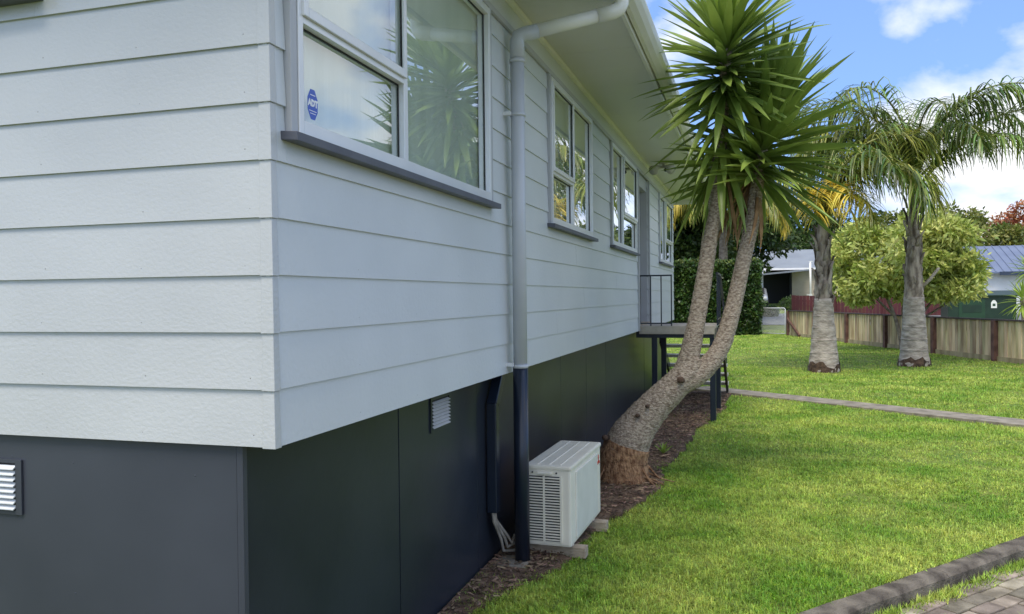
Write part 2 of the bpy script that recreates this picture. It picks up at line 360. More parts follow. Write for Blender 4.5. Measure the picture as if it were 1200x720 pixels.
# ------------------------------------------------------------------ house
H = thing('house', 'light grey weatherboard house raised on a dark panelled base', 'house')
Z0, LAP, YE, XW = 1.30, .2, 14.67, -9.0
SO = 3.85
wins = [(.10, 2.42), (3.93, 5.76), (6.90, 9.02), (11.92, 14.2)]; WS, WH = 2.40, 3.62
DOOR = (9.23, 10.42)
def board_side(y0, y1, z0, h, m_=PAINT):
    yy0, yy1 = y0, y1
    ov = .02 if h > .17 else 0
    tx = -.011*h/LAP
    mb = MB().hexa([(-.026,yy0,z0),(0,yy0,z0),(0,yy1,z0),(-.026,yy1,z0),(-.026,yy0,z0+h+ov-.001),(tx-.0005,yy0,z0+h+ov-.001),(tx-.0005,yy1,z0+h+ov-.001),(-.026,yy1,z0+h+ov-.001)])
    mb.build('weatherboard', m_, H)
joints = {0: [5.35, 9.5], 1: [4.2, 8.4], 2: [5.35, 9.6], 3: [3.1, 7.3], 4: [5.0], 5: [], 6: []}
ncr = 12
for c in range(ncr):
    z0 = Z0+c*LAP; h = min(LAP, 3.64-z0)
    if h < .03: continue
    cuts = []
    z1 = z0+h
    for a, b in wins:
        if z1 > WS+.02: cuts.append((a, b, z0))
    cuts.append((DOOR[0], DOOR[1], z0)); cuts.sort()
    y = .0; segs = []
    for a, b, _ in cuts: segs.append((y, a)); y = b
    segs.append((y, YE))
    for a, b in segs:
        js = [a]+[j for j in joints.get(c, []) if a+.3 < j < b-.3]+[b]
        for p, q in zip(js[:-1], js[1:]): board_side(p+(.0012 if p != a else 0), q-(.0012 if q != b else 0), z0, h)
    if z0 < WS+.02 < z1 and True:      # strip below each sill
        for a, b in wins: board_side(a+.001, b-.001, z0, WS-z0-.002)
def board_front(x0, x1, z0, h):
    ov = .02 if h > .17 else 0; ty = .011*h/LAP
    MB().hexa([(x0,0,z0),(x1,0,z0),(x1,.026,z0),(x0,.026,z0),(x0,ty+.0005,z0+h+ov-.001),(x1,ty+.0005,z0+h+ov-.001),(x1,.026,z0+h+ov-.001),(x0,.026,z0+h+ov-.001)]).build('weatherboard', PAINTF, H)
FW = (-3.2, -1.02)
for c in range(ncr):
    z0 = Z0+c*LAP; h = min(LAP, 3.64-z0)
    if h < .03: continue
    if z0+h > 2.99:
        board_front(FW[1], -.047, z0, h); board_front(XW, FW[0], z0, h)
        if z0 < 2.96: board_front(FW[0]+.001, FW[1]-.001, z0, 2.965-z0)
    else: 
        j = -2.6-.9*(c % 3); board_front(j+.0012, -.047, z0, h); board_front(XW, j-.0012, z0, h)
    # corner cap, one to a course
    o0 = .006
    MB().hexa([(-.047,-o0,z0-.004),(.005,-o0,z0-.004),(.005,.034,z0-.004),(-.047,.02,z0-.004),
               (-.046,.006-o0,z0+h-.0045),(-.001,.006-o0,z0+h-.0045),(-.001,.034,z0+h-.0045),(-.046,.024,z0+h-.0045)]).build('corner_cap', PAINTF, H, bevel=.002)
# nail heads
mb = MB()
def dome(c, n_):
    n_ = Vector(n_); a = n_.orthogonal().normalized(); b = n_.cross(a); c = Vector(c); k = 6
    mb.add([c+(a*math.cos(6.283*i/k)+b*math.sin(6.283*i/k))*.0042 for i in range(k)]+[c+n_*.0018], [(i, (i+1) % k, k) for i in range(k)])
for c in range(ncr-1):
    z = Z0+c*LAP
    for i in range(9):
        dome((-.10-.45*i+random.uniform(-.02,.02), .0028-.0001, z+.035+random.uniform(-.006,.006)), (0,-1,.08))
        dome((-.12-.45*i+random.uniform(-.04,.04), .012, z+.155+random.uniform(-.01,.01)), (0,-1,.08))
    for i in range(20):
        y = .035+.6*i
        if z > 2.2 and any(a < y < b for a, b in wins+[DOOR]): continue
        dome((-.0028, y, z+.035), (1,0,.08))
mb.build('nail_heads', mat('nail_head', (.22,.22,.21), rough=.6), H, kind='stuff')
# sheathing that closes the body (behind the boards), with the openings left out
mb = MB(); ys = [0.03]; 
for a, b in wins+[DOOR]: ys += [a, b]
ys = sorted(ys)+[YE-.002]
for i in range(len(ys)-1):
    a, b = ys[i], ys[i+1]; isw = any(abs(a-w[0]) < 1e-6 for w in wins); isd = abs(a-DOOR[0]) < 1e-6
    if isd: mb.box(-.12, -.027, a, b, 3.45, 3.66)
    elif isw: mb.box(-.12, -.027, a, b, Z0+.01, WS-.01); mb.box(-.12, -.027, a, b, WH+.0, 3.66)
    else: mb.box(-.12, -.027, a, b, Z0+.01, 3.66)
mb.box(XW, FW[0], .027, .12, Z0+.01, 3.84); mb.box(FW[0], FW[1], .027, .12, Z0+.01, 2.95); mb.box(FW[1], -.121, .027, .12, Z0+.01, 3.84)
mb.box(XW, -.121, YE-.12, YE, Z0, 3.84); mb.box(XW, XW+.1, .13, YE-.13, Z0, 3.84); mb.box(XW+.1, -.121, .13, YE-.13, Z0+.02, Z0+.1)
mb.build('wall_core', TRIM, H)
# frieze board and head trim under the soffit
MB().box(-.10, -.004, .03, YE, 3.662, SO-.002).build('frieze', PAINT, H)
MB().box(-.004, .018, .0, YE, 3.628, 3.668).build('head_trim', TRIM, H, bevel=.003)
MB().prism([(-.003,SO-.036),(.022,SO-.030),(.030,SO-.003),(-.003,SO-.003)], 'y', 0, YE-.02).build('soffit_bead', CREAM, H)
# soffit sheets
y = -.6
while y < YE+.5:
    y2 = min(y+2.4, YE+.55); MB().box(-.10, .678, y+.0015, y2-.0015, SO, SO+.012).build('soffit_panel', SOFFIT, H); y = y2
MB().box(XW, -.102, -.6, .028, SO, SO+.012).build('soffit_panel', SOFFIT, H)
MB().box(.692, .72, -.6, YE+.58, SO-.03, SO+.16).build('fascia', CREAM, H)
MB().box(-.6, .715, YE+.552, YE+.58, SO-.09, SO+.1).build('barge_board', CREAM, H)
gp = [(.722, SO+.145),(.722, SO+.02),(.735, SO-.003),(.765, SO+.002),(.805, SO+.03),(.832, SO+.075),(.84, SO+.12),(.838, SO+.15),(.828, SO+.15),(.827, SO+.12),(.80,SO+.05),(.765,SO+.022),(.737,SO+.03),(.735,SO+.145)]
MB().prism(gp[::-1], 'y', -.6, YE+.6).build('gutter', CREAM, H)
mb = MB(); rz = SO+.16
mb.hexa([(.78,-.62,rz),(.78,YE+.6,rz),(-4.5,YE+.6,rz+1.35),(-4.5,-.62,rz+1.35),(.78,-.62,rz+.02),(.78,YE+.6,rz+.02),(-4.5,YE+.6,rz+1.37),(-4.5,-.62,rz+1.37)])
mb.hexa([(-9.78,-.62,rz),(-4.5,-.62,rz+1.35),(-4.5,YE+.6,rz+1.35),(-9.78,YE+.6,rz),(-9.78,-.62,rz+.02),(-4.5,-.62,rz+1.37),(-4.5,YE+.6,rz+1.37),(-9.78,YE+.6,rz+.02)])
mb.build('roof', ROOF, H)
for yy in (.05, YE-.05): MB().prism([(XW, SO),( -.05, SO),(-4.5, rz+1.2)], 'y', yy-.03, yy+.03).build('gable', PAINT, H)
# base panels
XB, YB = -.15, .025
js = [.03, 1.33, 2.53, 3.73, 4.93, 6.13, 7.33, 8.53, 9.73, 10.93, 12.13, 13.33, YE-.15]
for a, b in zip(js[:-1], js[1:]):
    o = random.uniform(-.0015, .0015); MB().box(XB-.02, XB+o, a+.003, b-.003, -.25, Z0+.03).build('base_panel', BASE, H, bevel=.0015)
for a, b in ((-2.4, XB-.022), (-4.8, -2.4), (-7.2, -4.8), (XW+.1, -7.2)):
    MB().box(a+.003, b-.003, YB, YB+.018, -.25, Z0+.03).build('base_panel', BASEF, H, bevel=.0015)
MB().box(XB-.022, XB+.003, YB-.003, YB+.022, -.25, Z0+.02).build('corner_trim', BASEF, H)
MB().box(XB-.5, XB-.03, .05, YE-.2, -.25, Z0).build('foundation', DARK, H)
MB().box(XB-.02, -.028, .03, YE, Z0+.005, Z0+.03).build('underside', BASE, H)
MB().box(XB-.02, XB, YE-.15, YE-.13, -.2, Z0).build('base_panel', BASE, H)
mb = MB()
for (x, z) in [(-.35,1.18),(-.35,.6),(-.9,1.2),(-1.2,1.21),(-.9,.7),(-1.15,.5),(-.6,.45)]: dome((x, YB-.0002, z), (0,-1,0))
mb.build('screw_heads', BASEF, H, kind='stuff')
def vent(side):
    vt = obj('vent', None, H)
    if side:
        y0, y1, z0, z1, x = 1.74, 2.04, 1.055, 1.255, XB+.002
        mb = MB(); mb.box(x, x+.008, y0, y1, z0, z0+.018); mb.box(x, x+.008, y0, y1, z1-.018, z1); mb.box(x, x+.008, y0, y0+.02, z0+.018, z1-.018); mb.box(x, x+.008, y1-.02, y1, z0+.018, z1-.018)
        mb.build('frame', BASE, vt); MB().box(x-.001, x+.001, y0+.02, y1-.02, z0+.018, z1-.018).build('backing', DARK, vt)
        n_ = 8
        for i in range(n_):
            z = z0+.022+(z1-z0-.044)*(i+.5)/n_; MB().hexa([(x+.001,y0+.021,z),(x+.016,y0+.021,z-.010),(x+.016,y1-.021,z-.010),(x+.001,y1-.021,z),(x+.002,y0+.021,z+.003),(x+.017,y0+.021,z-.007),(x+.017,y1-.021,z-.007),(x+.002,y1-.021,z+.003)]).build('slat', GALV, vt)
    else:
        x0, x1, z0, z1, y = -1.50, -1.145, .985, 1.20, YB-.002
        mb = MB(); mb.box(x0, x1, y-.008, y, z0, z0+.014); mb.box(x0, x1, y-.008, y, z1-.014, z1); mb.box(x0, x0+.03, y-.008, y, z0+.014, z1-.014); mb.box(x1-.03, x1, y-.008, y, z0+.014, z1-.014)
        mb.build('frame', BASEF, vt); MB().box(x0+.03, x1-.03, y-.001, y+.001, z0+.014, z1-.014).build('backing', DARK, vt)
        n_ = 8
        for i in range(n_):
            z = z0+.018+(z1-z0-.036)*(i+.5)/n_; MB().hexa([(x0+.031,y-.018,z-.010),(x1-.031,y-.018,z-.010),(x1-.031,y-.001,z),(x0+.031,y-.001,z),(x0+.031,y-.018,z-.006),(x1-.031,y-.018,z-.006),(x1-.031,y-.001,z+.006),(x0+.031,y-.001,z+.006)]).build('slat', BOXW, vt)
vent(True); vent(False)

# windows of the side wall
def text_mesh(txt, size, name, mt):
    cu_ = bpy.data.curves.new('t', 'FONT'); cu_.body = txt; cu_.size = size; cu_.align_x = 'CENTER'; cu_.align_y = 'CENTER'; cu_.offset = .0025; cu_.resolution_u = 2
    to = bpy.data.objects.new('t', cu_); COL.objects.link(to); bpy.context.view_layer.update()
    dg = bpy.context.evaluated_depsgraph_get(); me = bpy.data.meshes.new_from_object(to.evaluated_get(dg)); bpy.data.objects.remove(to); bpy.data.curves.remove(cu_)
    me.name = name; me.materials.clear(); me.materials.append(mt); return me
def window(y0, y1, mull, sash_left, tz=2.84, sill=True):
    w = obj('window', None, H)
    zb, zt = WS+.015, 3.615; fw = .032
    # facings (grey jamb boards) at both sides
    for a, b in ((y0+.002, y0+.045), (y1-.045, y1-.002)): MB().box(-.10, .020, a, b, WS+.005, 3.626).build('jamb', TRIM, w, bevel=.002)
    a, b = y0+.047, y1-.047
    mb = MB(); xo, xi = .026, -.045
    mb.box(xi, xo, a, a+fw, zb, zt); mb.box(xi, xo, b-fw, b, zb, zt); mb.box(xi, xo, a+fw, b-fw, zb, zb+.05); mb.box(xi, xo, a+fw, b-fw, zt-.045, zt)
    mb.box(xi, xo-.004, mull-.022, mull+.022, zb+.05, zt-.045)
    mb.build('frame', ALU, w, bevel=.003)
    panes = []
    for (p, q, left) in ((a+fw, mull-.022, True), (mull+.022, b-fw, False)):
        if left == sash_left:
            s = MB(); s.box(xi, xo-.002, p, q, tz-.02, tz+.015); s.build('transom', ALU, w, bevel=.002)
            s = MB(); e = .03; so_ = .038; zz0, zz1 = tz+.005, zt-.035; pp, qq = p-.008, q+.008
            s.box(xo-.001, so_, pp, pp+e, zz0, zz1); s.box(xo-.001, so_, qq-e, qq, zz0, zz1); s.box(xo-.001, so_, pp+e, qq-e, zz0, zz0+e+.008); s.box(xo-.001, so_, pp+e, qq-e, zz1-e, zz1)
            s.build('sash', ALU, w, bevel=.003)
            panes.append((p+.012, q-.012, zz0+e, zz1-e, .014)); panes.append((p, q, zb+.05, tz-.02, -.012))
        else: panes.append((p, q, zb+.05, zt-.045, -.012))
    for (p, q, r_, t_, x) in panes:
        MB().box(x-.004, x, p, q, r_, t_).build('pane', GLASS, w)
        g = MB(); e = .007
        g.box(x, x+.006, p, p+e, r_, t_); g.box(x, x+.006, q-e, q, r_, t_); g.box(x, x+.006, p+e, q-e, t_-e, t_); g.box(x, x+.006, p+e, q-e, r_, r_+e)
        g.build('gasket', GASKET, w)
    MB().hexa([(-.03,y0-.03,WS-.020),(.062,y0-.03,WS-.028),(.062,y1+.03,WS-.028),(-.03,y1+.03,WS-.020),(-.03,y0-.03,WS+.012),(.062,y0-.03,WS+.004),(.062,y1+.03,WS+.004),(-.03,y1+.03,WS+.012)]).build('sill', SILL, w, bevel=.003)
    # room behind: dark recess and a pale curtain behind all panes
    MB().box(-1.3, -1.28, y0, y1, WS, 3.6).build('room_wall', DARKIN, w)
    r = MB(); r.box(-1.28, -.121, y0-.02, y0-.001, WS, 3.6); r.box(-1.28, -.121, y1+.001, y1+.02, WS, 3.6); r.box(-1.28, -.121, y0, y1, WS-.02, WS); r.box(-1.28, -.121, y0, y1, 3.6, 3.62); r.build('room_lining', DARKIN, w)
    return w, a, b
def curtain(w, y0, y1, x=-.060):
    V = []; n_ = int((y1-y0)/.02); F = []
    for i in range(n_+1):
        y = y0+(y1-y0)*i/n_; xx = x+.003*math.sin(y*9)+.002*math.sin(y*23+1)
        V += [(xx, y, WS), (xx, y, 3.6)]
    for i in range(n_): F.append((2*i, 2*i+2, 2*i+3, 2*i+1))
    obj('curtain', npmesh('curtain', V, F, CURT, True), w)
w1, a1, b1 = window(.10, 2.42, 1.09, True); curtain(w1, .17, 2.36)  # real behind the right pane; over the left ones it imitates sky reflection
w2, a2, b2 = window(3.93, 5.76, 4.80, True); curtain(w2, 3.98, 5.7)
w3, a3, b3 = window(6.90, 9.02, 7.75, False); curtain(w3, 6.96, 8.96)
w4, a4, b4 = window(11.92, 14.2, 12.9, False); curtain(w4, 12., 14.1)
# security sticker on the lower pane of the first window
sy, sz = .300, 2.553; k = 8
mb = MB(); mb.add([(-.0115, sy+.046*math.cos(math.pi/8+6.2832*i/k)*.86, sz+.062*math.sin(math.pi/8+6.2832*i/k)) for i in range(k)], [tuple(range(k))])
mb.build('sticker', STICK, w1)
tm = text_mesh('ADT', .034, 'lettering', STICKW)
M4 = Matrix(((0,0,1,-.0105),(1,0,0,sy),(0,1,0,sz+.004),(0,0,0,1)))
obj('lettering', tm, w1, mat4=M4)
mb = MB(); mb.box(-.011, -.0106, sy-.026, sy+.026, sz-.026, sz-.0235); mb.box(-.011, -.0106, sy-.020, sy+.020, sz-.036, sz-.0335); mb.box(-.011, -.0106, sy-.018, sy+.018, sz+.034, sz+.037); mb.build('sticker_rule', STICKW, w1)
# front window, only its sill shows
fwn = obj('window', None, H)
MB().box(FW[0]-.04, FW[1]+.04, -.07, .03, 2.955, 2.995).build('sill', SILL, fwn, bevel=.003)
mb = MB(); mb.box(FW[0], FW[1], -.02, .05, 2.996, 3.05); mb.box(FW[0], FW[1], -.02, .05, 3.57, 3.62); mb.box(FW[0], FW[0]+.05, -.02, .05, 3.05, 3.57); mb.box(FW[1]-.05, FW[1], -.02, .05, 3.05, 3.57); mb.build('frame', ALU, fwn)
MB().box(FW[0]+.05, FW[1]-.05, .01, .015, 3.05, 3.57).build('pane', GLASS, fwn)
MB().box(FW[0], FW[1], .3, .32, 2.95, 3.62).build('room_wall', DARKIN, fwn)
# recessed entrance
e = obj('entrance', None, H)
mb = MB(); mb.box(-.72, -.121, DOOR[0]-.03, DOOR[0]-.001, 1.33, 3.5); mb.box(-.72, -.029, DOOR[1]+.001, DOOR[1]+.025, 1.33, 3.5); mb.box(-.72, -.121, DOOR[0], DOOR[1], 3.5, 3.52); mb.build('reveal', TRIM, e)
for a in (DOOR[0]-.045, DOOR[1]+.001): MB().box(-.06, .022, a, a+.044, Z0, 3.626).build('door_facing', TRIM, e, bevel=.002)
MB().box(-.72, .03, DOOR[0], DOOR[1], 1.33, 1.40).build('threshold', WOODB, e)
dr = MB().box(-.70, -.66, DOOR[0]+.08, DOOR[1]-.08, 1.41, 3.42).build('door', TRIM, e, bevel=.003)
MB().box(-.72, -.70, DOOR[0], DOOR[1], 1.40, 3.5).build('door_frame', WHITE, e)
# downpipe with its arm to the gutter
dp = obj('downpipe', None, H)
px, py, pr = .075, 2.80, .047
def arc(a, b, c, n_=6):
    a, b, c = map(Vector, (a, b, c)); return [a*(1-t)**2+b*2*t*(1-t)+c*t*t for t in [i/n_ for i in range(n_+1)]]
MB().tube([(px,py,1.30),(px,py,3.44)], pr, 20).build('upper_pipe', PIPE, dp, True)
MB().tube([(px,py,.02),(px,py,1.335)], pr+.004, 20).build('lower_pipe', NAVY, dp, True)
MB().tube([(px,py,3.42),(px,py,3.535),(px+.012,py+.004,3.568),(px+.045,py+.018,3.584),(px+.13,py+.052,3.607)], pr+.003, 18).build('elbow', PIPE, dp, True)
MB().tube([(px+.12,py+.048,3.606),(px+.52,py+.21,3.72)], pr-.001, 18).build('arm', CREAM, dp, True)
MB().tube([(px+.51,py+.205,3.716),(px+.615,py+.247,3.747),(px+.65,py+.262,3.768),(px+.665,py+.267,3.80),(px+.665,py+.267,3.90)], pr+.003, 18).build('elbow', CREAM, dp, True)
for z in (3.04, 1.345, 3.40):
    MB().tube([(px,py,z-.012),(px,py,z+.012)], pr+.006, 20).build('collar', PIPE, dp, True)
for z in (3.04, 1.36): MB().box(-.01, px-.03, py-.075, py-.05, z-.012, z+.012).build('bracket', BOXW, dp)
MB().box(.001, .05, 3.02, 3.09, 3.18, 3.36).build('junction_box', BOXW, H, bevel=.006)
MB().tube([(.018,3.06,2.55),(.018,3.06,3.18)], .011, 8).build('cable_duct', PAINT, H, True)
MB().box(-.10, .13, 2.66, 2.88, -.06, .03).build('drain_grate', CONC, dp, bevel=.01)
# security light on the soffit
sl = obj('security_light', None, H)
MB().tube([(.28,10.1,SO),(.28,10.1,SO-.025)], .07, 16).build('mounting_plate', LAMP, sl, True)
MB().tube([(.28,10.1,SO-.02),(.28,10.06,SO-.085)], .02, 10).build('stem', LAMP, sl, True)
for dx in (-.09, .09): MB().tube([(.28+dx*.3,10.07,SO-.07),(.28+dx,10.0,SO-.09),(.28+dx*1.5,9.9,SO-.14)], [.02,.045,.075], 14).build('lamp_head', LAMP, sl, True)
MB().ball((.33,9.98,SO-.13), (.035,.035,.03)).build('sensor', NAVY, sl, True)

# ------------------------------------------------------------------ heat pump
A = thing('heat_pump_unit', 'cream outdoor heat pump unit standing on timber blocks by the downpipe', 'heat pump', (.07, 2.92, 0)); A.rotation_euler.z = R(-1.6)
ZB, ZT, AW, AL = .10, .655, .32, .96
MB().box(0, AW, 0, AL, ZB, ZT-.02).build('casing', ACW, A, bevel=.016)
MB().box(-.006, AW+.006, -.006, AL+.006, ZT-.034, ZT).build('lid', ACW, A, bevel=.012)
for x in (.08, .16, .24): MB().box(x-.006, x+.006, .03, AL-.03, ZT-.001, ZT+.004).build('lid_rib', ACW, A, bevel=.002)
MB().box(AW-.002, AW+.012, .13, AL-.16, ZB+.035, ZT-.06).build('fan_panel', ACP, A, bevel=.006)
gr = MB().box(.018, .245, -.003, .01, ZB+.035, ZT-.075).build('side_grille', DARK, A)
for i in range(23):
    z = ZB+.042+i*.0192
    for a, b in ((.018, .125), (.138, .245)): MB().hexa([(a,-.011,z),(b,-.011,z),(b,-.0035,z+.004),(a,-.0035,z+.004),(a,-.011,z+.0055),(b,-.011,z+.0055),(b,-.0035,z+.0085),(a,-.0035,z+.0085)]).build('slat', ACW, gr)
for a, b in ((.006,.018),(.125,.138),(.245,.258)): MB().box(a, b, -.0125, .003, ZB+.03, ZT-.072).build('grille_bar', ACW, gr)
MB().box(.085, .19, -.022, -.002, ZT-.062, ZT-.044).build('handle', ACW, A, bevel=.005)
for x in (.05, .22): MB().tube([(x,-.008,ZT-.05),(x,-.002,ZT-.05)], .006, 8).build('screw', GASKET, A)
lg = obj('emblem', None, A)
def rhomb(c, ang, s):
    c = Vector(c); d_ = Vector((0, math.sin(ang), math.cos(ang))); n_ = Vector((0, d_.z, -d_.y))
    tip0 = c; h_ = s; wv = s*.5
    return [tip0, tip0+d_*h_*.5+n_*wv*.58, tip0+d_*h_, tip0+d_*h_*.5-n_*wv*.58]
for ang in (0, R(120), R(240)):
    q = rhomb((AW+.0025, AL-.085, ZT-.13), ang, .05); MB().add(q+[v+Vector((.002,0,0)) for v in q], [(3,2,1,0),(4,5,6,7),(0,1,5,4),(1,2,6,5),(2,3,7,6),(3,0,4,7)]).build('diamond', RED, lg)
for yy, o_ in ((.14, 0), (.80, .01)):
    MB().box(-.04+o_, AW+.075+o_, yy-.045, yy+.045, .0, .075).build('timber_block', WOODB, A, bevel=.006)
    MB().box(.03, AW-.02, yy-.02, yy+.02, .074, ZB+.004).build('foot', ACW, A, bevel=.003)
# refrigerant duct and hoses on the base wall
c = thing('duct_cover', 'navy pipe duct with loose hoses behind the downpipe on the dark base', 'pipe duct')
mb = MB(); mb.bar((-.105,2.735,.36),(-.105,2.735,1.10),.075,.07,(1,0,0)); mb.build('cover', NAVY, c, bevel=.008)
mb = MB(); mb.bar((-.105,2.735,1.08),(-.105,2.93,1.33),.075,.07,(1,0,0)); mb.build('elbow_cover', NAVY, c, bevel=.008)
for i in range(3):
    o_ = (i-1)*.022
    MB().tube([(-.105,2.735+o_,.40),(-.10,2.74+o_,.30),(-.07+.02*i,2.80+o_,.17),(-.06+.03*i,2.80,.08+.03*i),(.0,2.86,.07+.05*i),(.09,2.95,.10+.06*i)], .011, 8).build('hose', PIPEG, c, True)

# ------------------------------------------------------------------ entrance deck and stairs
D = thing('entrance_deck', 'small raised timber entrance deck with navy posts and open stairs', 'deck')
y = 9.30
while y < 10.55: MB().box(-.0, 1.07, y, y+.136, 1.335, 1.37).build('deck_board', DECK, D, bevel=.003); y += .142
MB().box(-.0, 1.06, 9.265, 9.297, 1.255, 1.372).build('fascia_board', DECK, D, bevel=.003)
MB().box(-.05, 1.05, 9.30, 9.345, 1.20, 1.333).build('bearer', NAVY, D); MB().box(-.05, 1.05, 10.52, 10.565, 1.20, 1.333).build('bearer', NAVY, D); MB().box(1.005, 1.05, 9.345, 10.52, 1.20, 1.333).build('bearer', NAVY, D)
for x, yy in ((.21,9.36),(1.03,9.36),(1.05,10.6),(.21,10.6)): MB().box(x-.04, x+.04, yy-.04, yy+.04, -.1, 1.20 if yy < 10 else 1.30).build('post', NAVY, D, bevel=.004)
for i in range(6):
    t = (i+.6)/6.4; yy = 10.62+2.2*t; z = 1.37-.19*(i+1)
    MB().box(.10, 1.15, yy, yy+.27, z-.05, z).build('tread', TREAD, D, bevel=.004)
for x in (.16, 1.12):
    MB().hexa([(x-.02,10.58,1.05),(x+.02,10.58,1.05),(x+.02,13.0,-.05),(x-.02,13.0,-.05),(x-.02,10.58,1.22),(x+.02,10.58,1.22),(x+.02,13.0,.10),(x-.02,13.0,.10)]).build('stringer', NAVY, D)
rl = obj('railing', None, D)     # short level panel beside the door
MB().bar((.0,9.30,2.10),(.47,9.30,2.10),.022,.022).build('top_rail', NAVY, rl); MB().bar((.0,9.30,1.41),(.47,9.30,1.41),.018,.018).build('bottom_rail', NAVY, rl)
for x in (.012,.165,.315,.46): MB().bar((x,9.30,1.372),(x,9.30,2.09),.016,.016).build('baluster', NAVY, rl)
rl = obj('railing', None, D)     # solid-looking side rail seen on edge, running down the stairs
MB().bar((1.09,9.45,2.12),(1.09,10.62,2.12),.03,.03).build('top_rail', NAVY, rl); MB().bar((1.09,10.62,2.12),(1.12,12.9,.98),.03,.03).build('stair_rail', NAVY, rl)
MB().bar((1.09,9.45,1.46),(1.09,10.62,1.46),.02,.02).build('bottom_rail', NAVY, rl)
for i in range(11): MB().bar((1.09,9.47+i*.115,1.372),(1.09,9.47+i*.115,2.11),.014,.014).build('baluster', NAVY, rl)
for i in range(3):
    t = (i+1)/3; MB().bar((1.11,10.62+2.2*t,1.20-1.1*t),(1.11,10.62+2.2*t,2.12-1.12*t),.016,.016).build('baluster', NAVY, rl)

# ------------------------------------------------------------------ leaning yucca
def smooth_path(pts, rad, sub=5):
    P = []; Q = []; n_ = len(pts)
    for i in range(n_-1):
        p0, p1, p2, p3 = [Vector(pts[max(0, min(n_-1, j))]) for j in (i-1, i, i+1, i+2)]
        for s in range(sub):
            t = s/sub; P.append(.5*((2*p1)+(p2-p0)*t+(2*p0-5*p1+4*p2-p3)*t*t+(3*p1-p0-3*p2+p3)*t**3)); Q.append(rad[i]*(1-t)+rad[i+1]*t)
    P.append(Vector(pts[-1])); Q.append(rad[-1]); return P, Q
def ringed(pts, rad, sub, n_, seed, amp):
    P, Q = smooth_path(pts, rad, sub); rr = random.Random(seed)
    Q = [q*(1+amp*(rr.random()-.5)+amp*.6*(i % 2)) for i, q in enumerate(Q)]
    return P, Q
YU = thing('yucca_tree', 'tall two-stemmed yucca tree leaning away from the dark base wall', 'tree', (.37, 5.4, 0))
yo = Vector((.37, 5.4, 0)); rel = lambda L_: [Vector(p)-yo for p in L_]
tr_ = obj('trunk', None, YU)
P, Q = ringed(rel([(.36,5.40,-.08),(.36,5.40,.06),(.36,5.41,.22),(.40,5.42,.36)]), [.262,.248,.238,.222], 8, 24, 1, .02)
MB().tube(P, Q, 26, wob=.05, seed=3).build('root_base', BARKB, tr_, True)
P, Q = ringed(rel([(.375,5.415,.30),(.43,5.42,.43),(.56,5.44,.62),(.70,5.46,.78),(.85,5.48,.93),(.98,5.50,1.08),(1.04,5.50,1.22)]), [.218,.205,.172,.150,.138,.125,.09], 12, 26, 2, .03)
MB().tube(P, Q, 28, wob=.05, seed=4).build('lower_stem', BARK, tr_, True)
P, Q = ringed(rel([(.90,5.49,.98),(.99,5.50,1.22),(1.07,5.50,1.60),(1.15,5.50,2.05),(1.22,5.50,2.55),(1.27,5.51,2.95),(1.32,5.48,3.55),(1.38,5.20,4.20)]), [.11,.098,.082,.075,.071,.068,.06,.04], 14, 18, 5, .04)
MB().tube(P, Q, 20, wob=.06, seed=5).build('stem', BARK, tr_, True)
P, Q = ringed(rel([(.92,5.48,.96),(1.10,5.52,1.07),(1.28,5.55,1.30),(1.39,5.57,1.64),(1.48,5.58,2.05),(1.58,5.60,2.50),(1.62,5.63,2.8),(1.66,5.66,3.1),(1.74,5.71,3.52)]), [.11,.100,.086,.077,.071,.067,.064,.055,.04], 14, 18, 6, .04)
MB().tube(P, Q, 20, wob=.06, seed=6).build('stem', BARK, tr_, True)
for (x, y, z, s) in ((.93,5.33,1.00,.035),(.22,5.22,.44,.03),(.53,5.245,.66,.022),(.62,5.26,.75,.018)):
    MB().tube(rel([(x,y+.06,z),(x-.01,y-.005,z+.01),(x-.015,y-.02,z+.012)]), [s,s*.9,s*.5], 9, wob=.2).build('branch_scar', ROOTD, tr_, True)
for i in range(9):
    a = random.uniform(-2.9, .35); r0 = .25; dx, dy = math.cos(a), math.sin(a)*.9
    p0 = Vector((.36+dx*r0, 5.40+dy*r0, random.uniform(.05, .2))); p1 = p0+Vector((dx*.09, dy*.09, -p0.z+.045)); p2 = p1+Vector((dx*.12+random.uniform(-.05,.05), dy*.12, -.03))
    MB().tube(rel([p0-Vector((dx*.03, dy*.03, -.03)), p0, p1, p2]), [.010,.012,.009,.004], 6).build('root', BARKB, tr_, True)
def sword(L_, w, curve, fold, mt, nseg=7, name='leaf', twist=0):
    V = []; F = []
    for i in range(nseg+1):
        t = i/nseg; wd = w*(.55+.45*min(1, t/.35))*(1-max(0, (t-.45)/.55)**1.7) if i < nseg else .0008
        a = curve*t*t; y = L_*t*(1-.18*abs(curve)*t*t); z = -L_*a*.55
        c, s = math.cos(twist*t), math.sin(twist*t); f_ = fold*wd*.5
        V += [(-wd/2*c, y, z+f_+wd/2*s), (0, y, z), (wd/2*c, y, z+f_-wd/2*s)]
    for i in range(nseg):
        a = 3*i; F += [(a, a+1, a+4, a+3), (a+1, a+2, a+5, a+4)]
    me = bpy.data.meshes.new(name); me.from_pydata(V, [], F); me.materials.append(mt)
    for p in me.polygons: p.use_smooth = True
    return me
old = [sword(random.uniform(.96,1.12), random.uniform(.086,.104), c_, .5, YLEAF, twist=tw) for c_, tw in ((.0,.1),(.05,-.2),(.12,.2),(.04,.3),(.2,-.1),(.3,.15),(-.05,.2),(.1,.5))]
young = [sword(random.uniform(.75,.95), random.uniform(.08,.095), c_, .7, YLEAF2, twist=tw) for c_, tw in ((0,.1),(.1,-.1),(.2,.1))]
dry = [sword(random.uniform(.5,.75), .04, .3, 1.2, YDRY, twist=.8) for _ in range(3)]
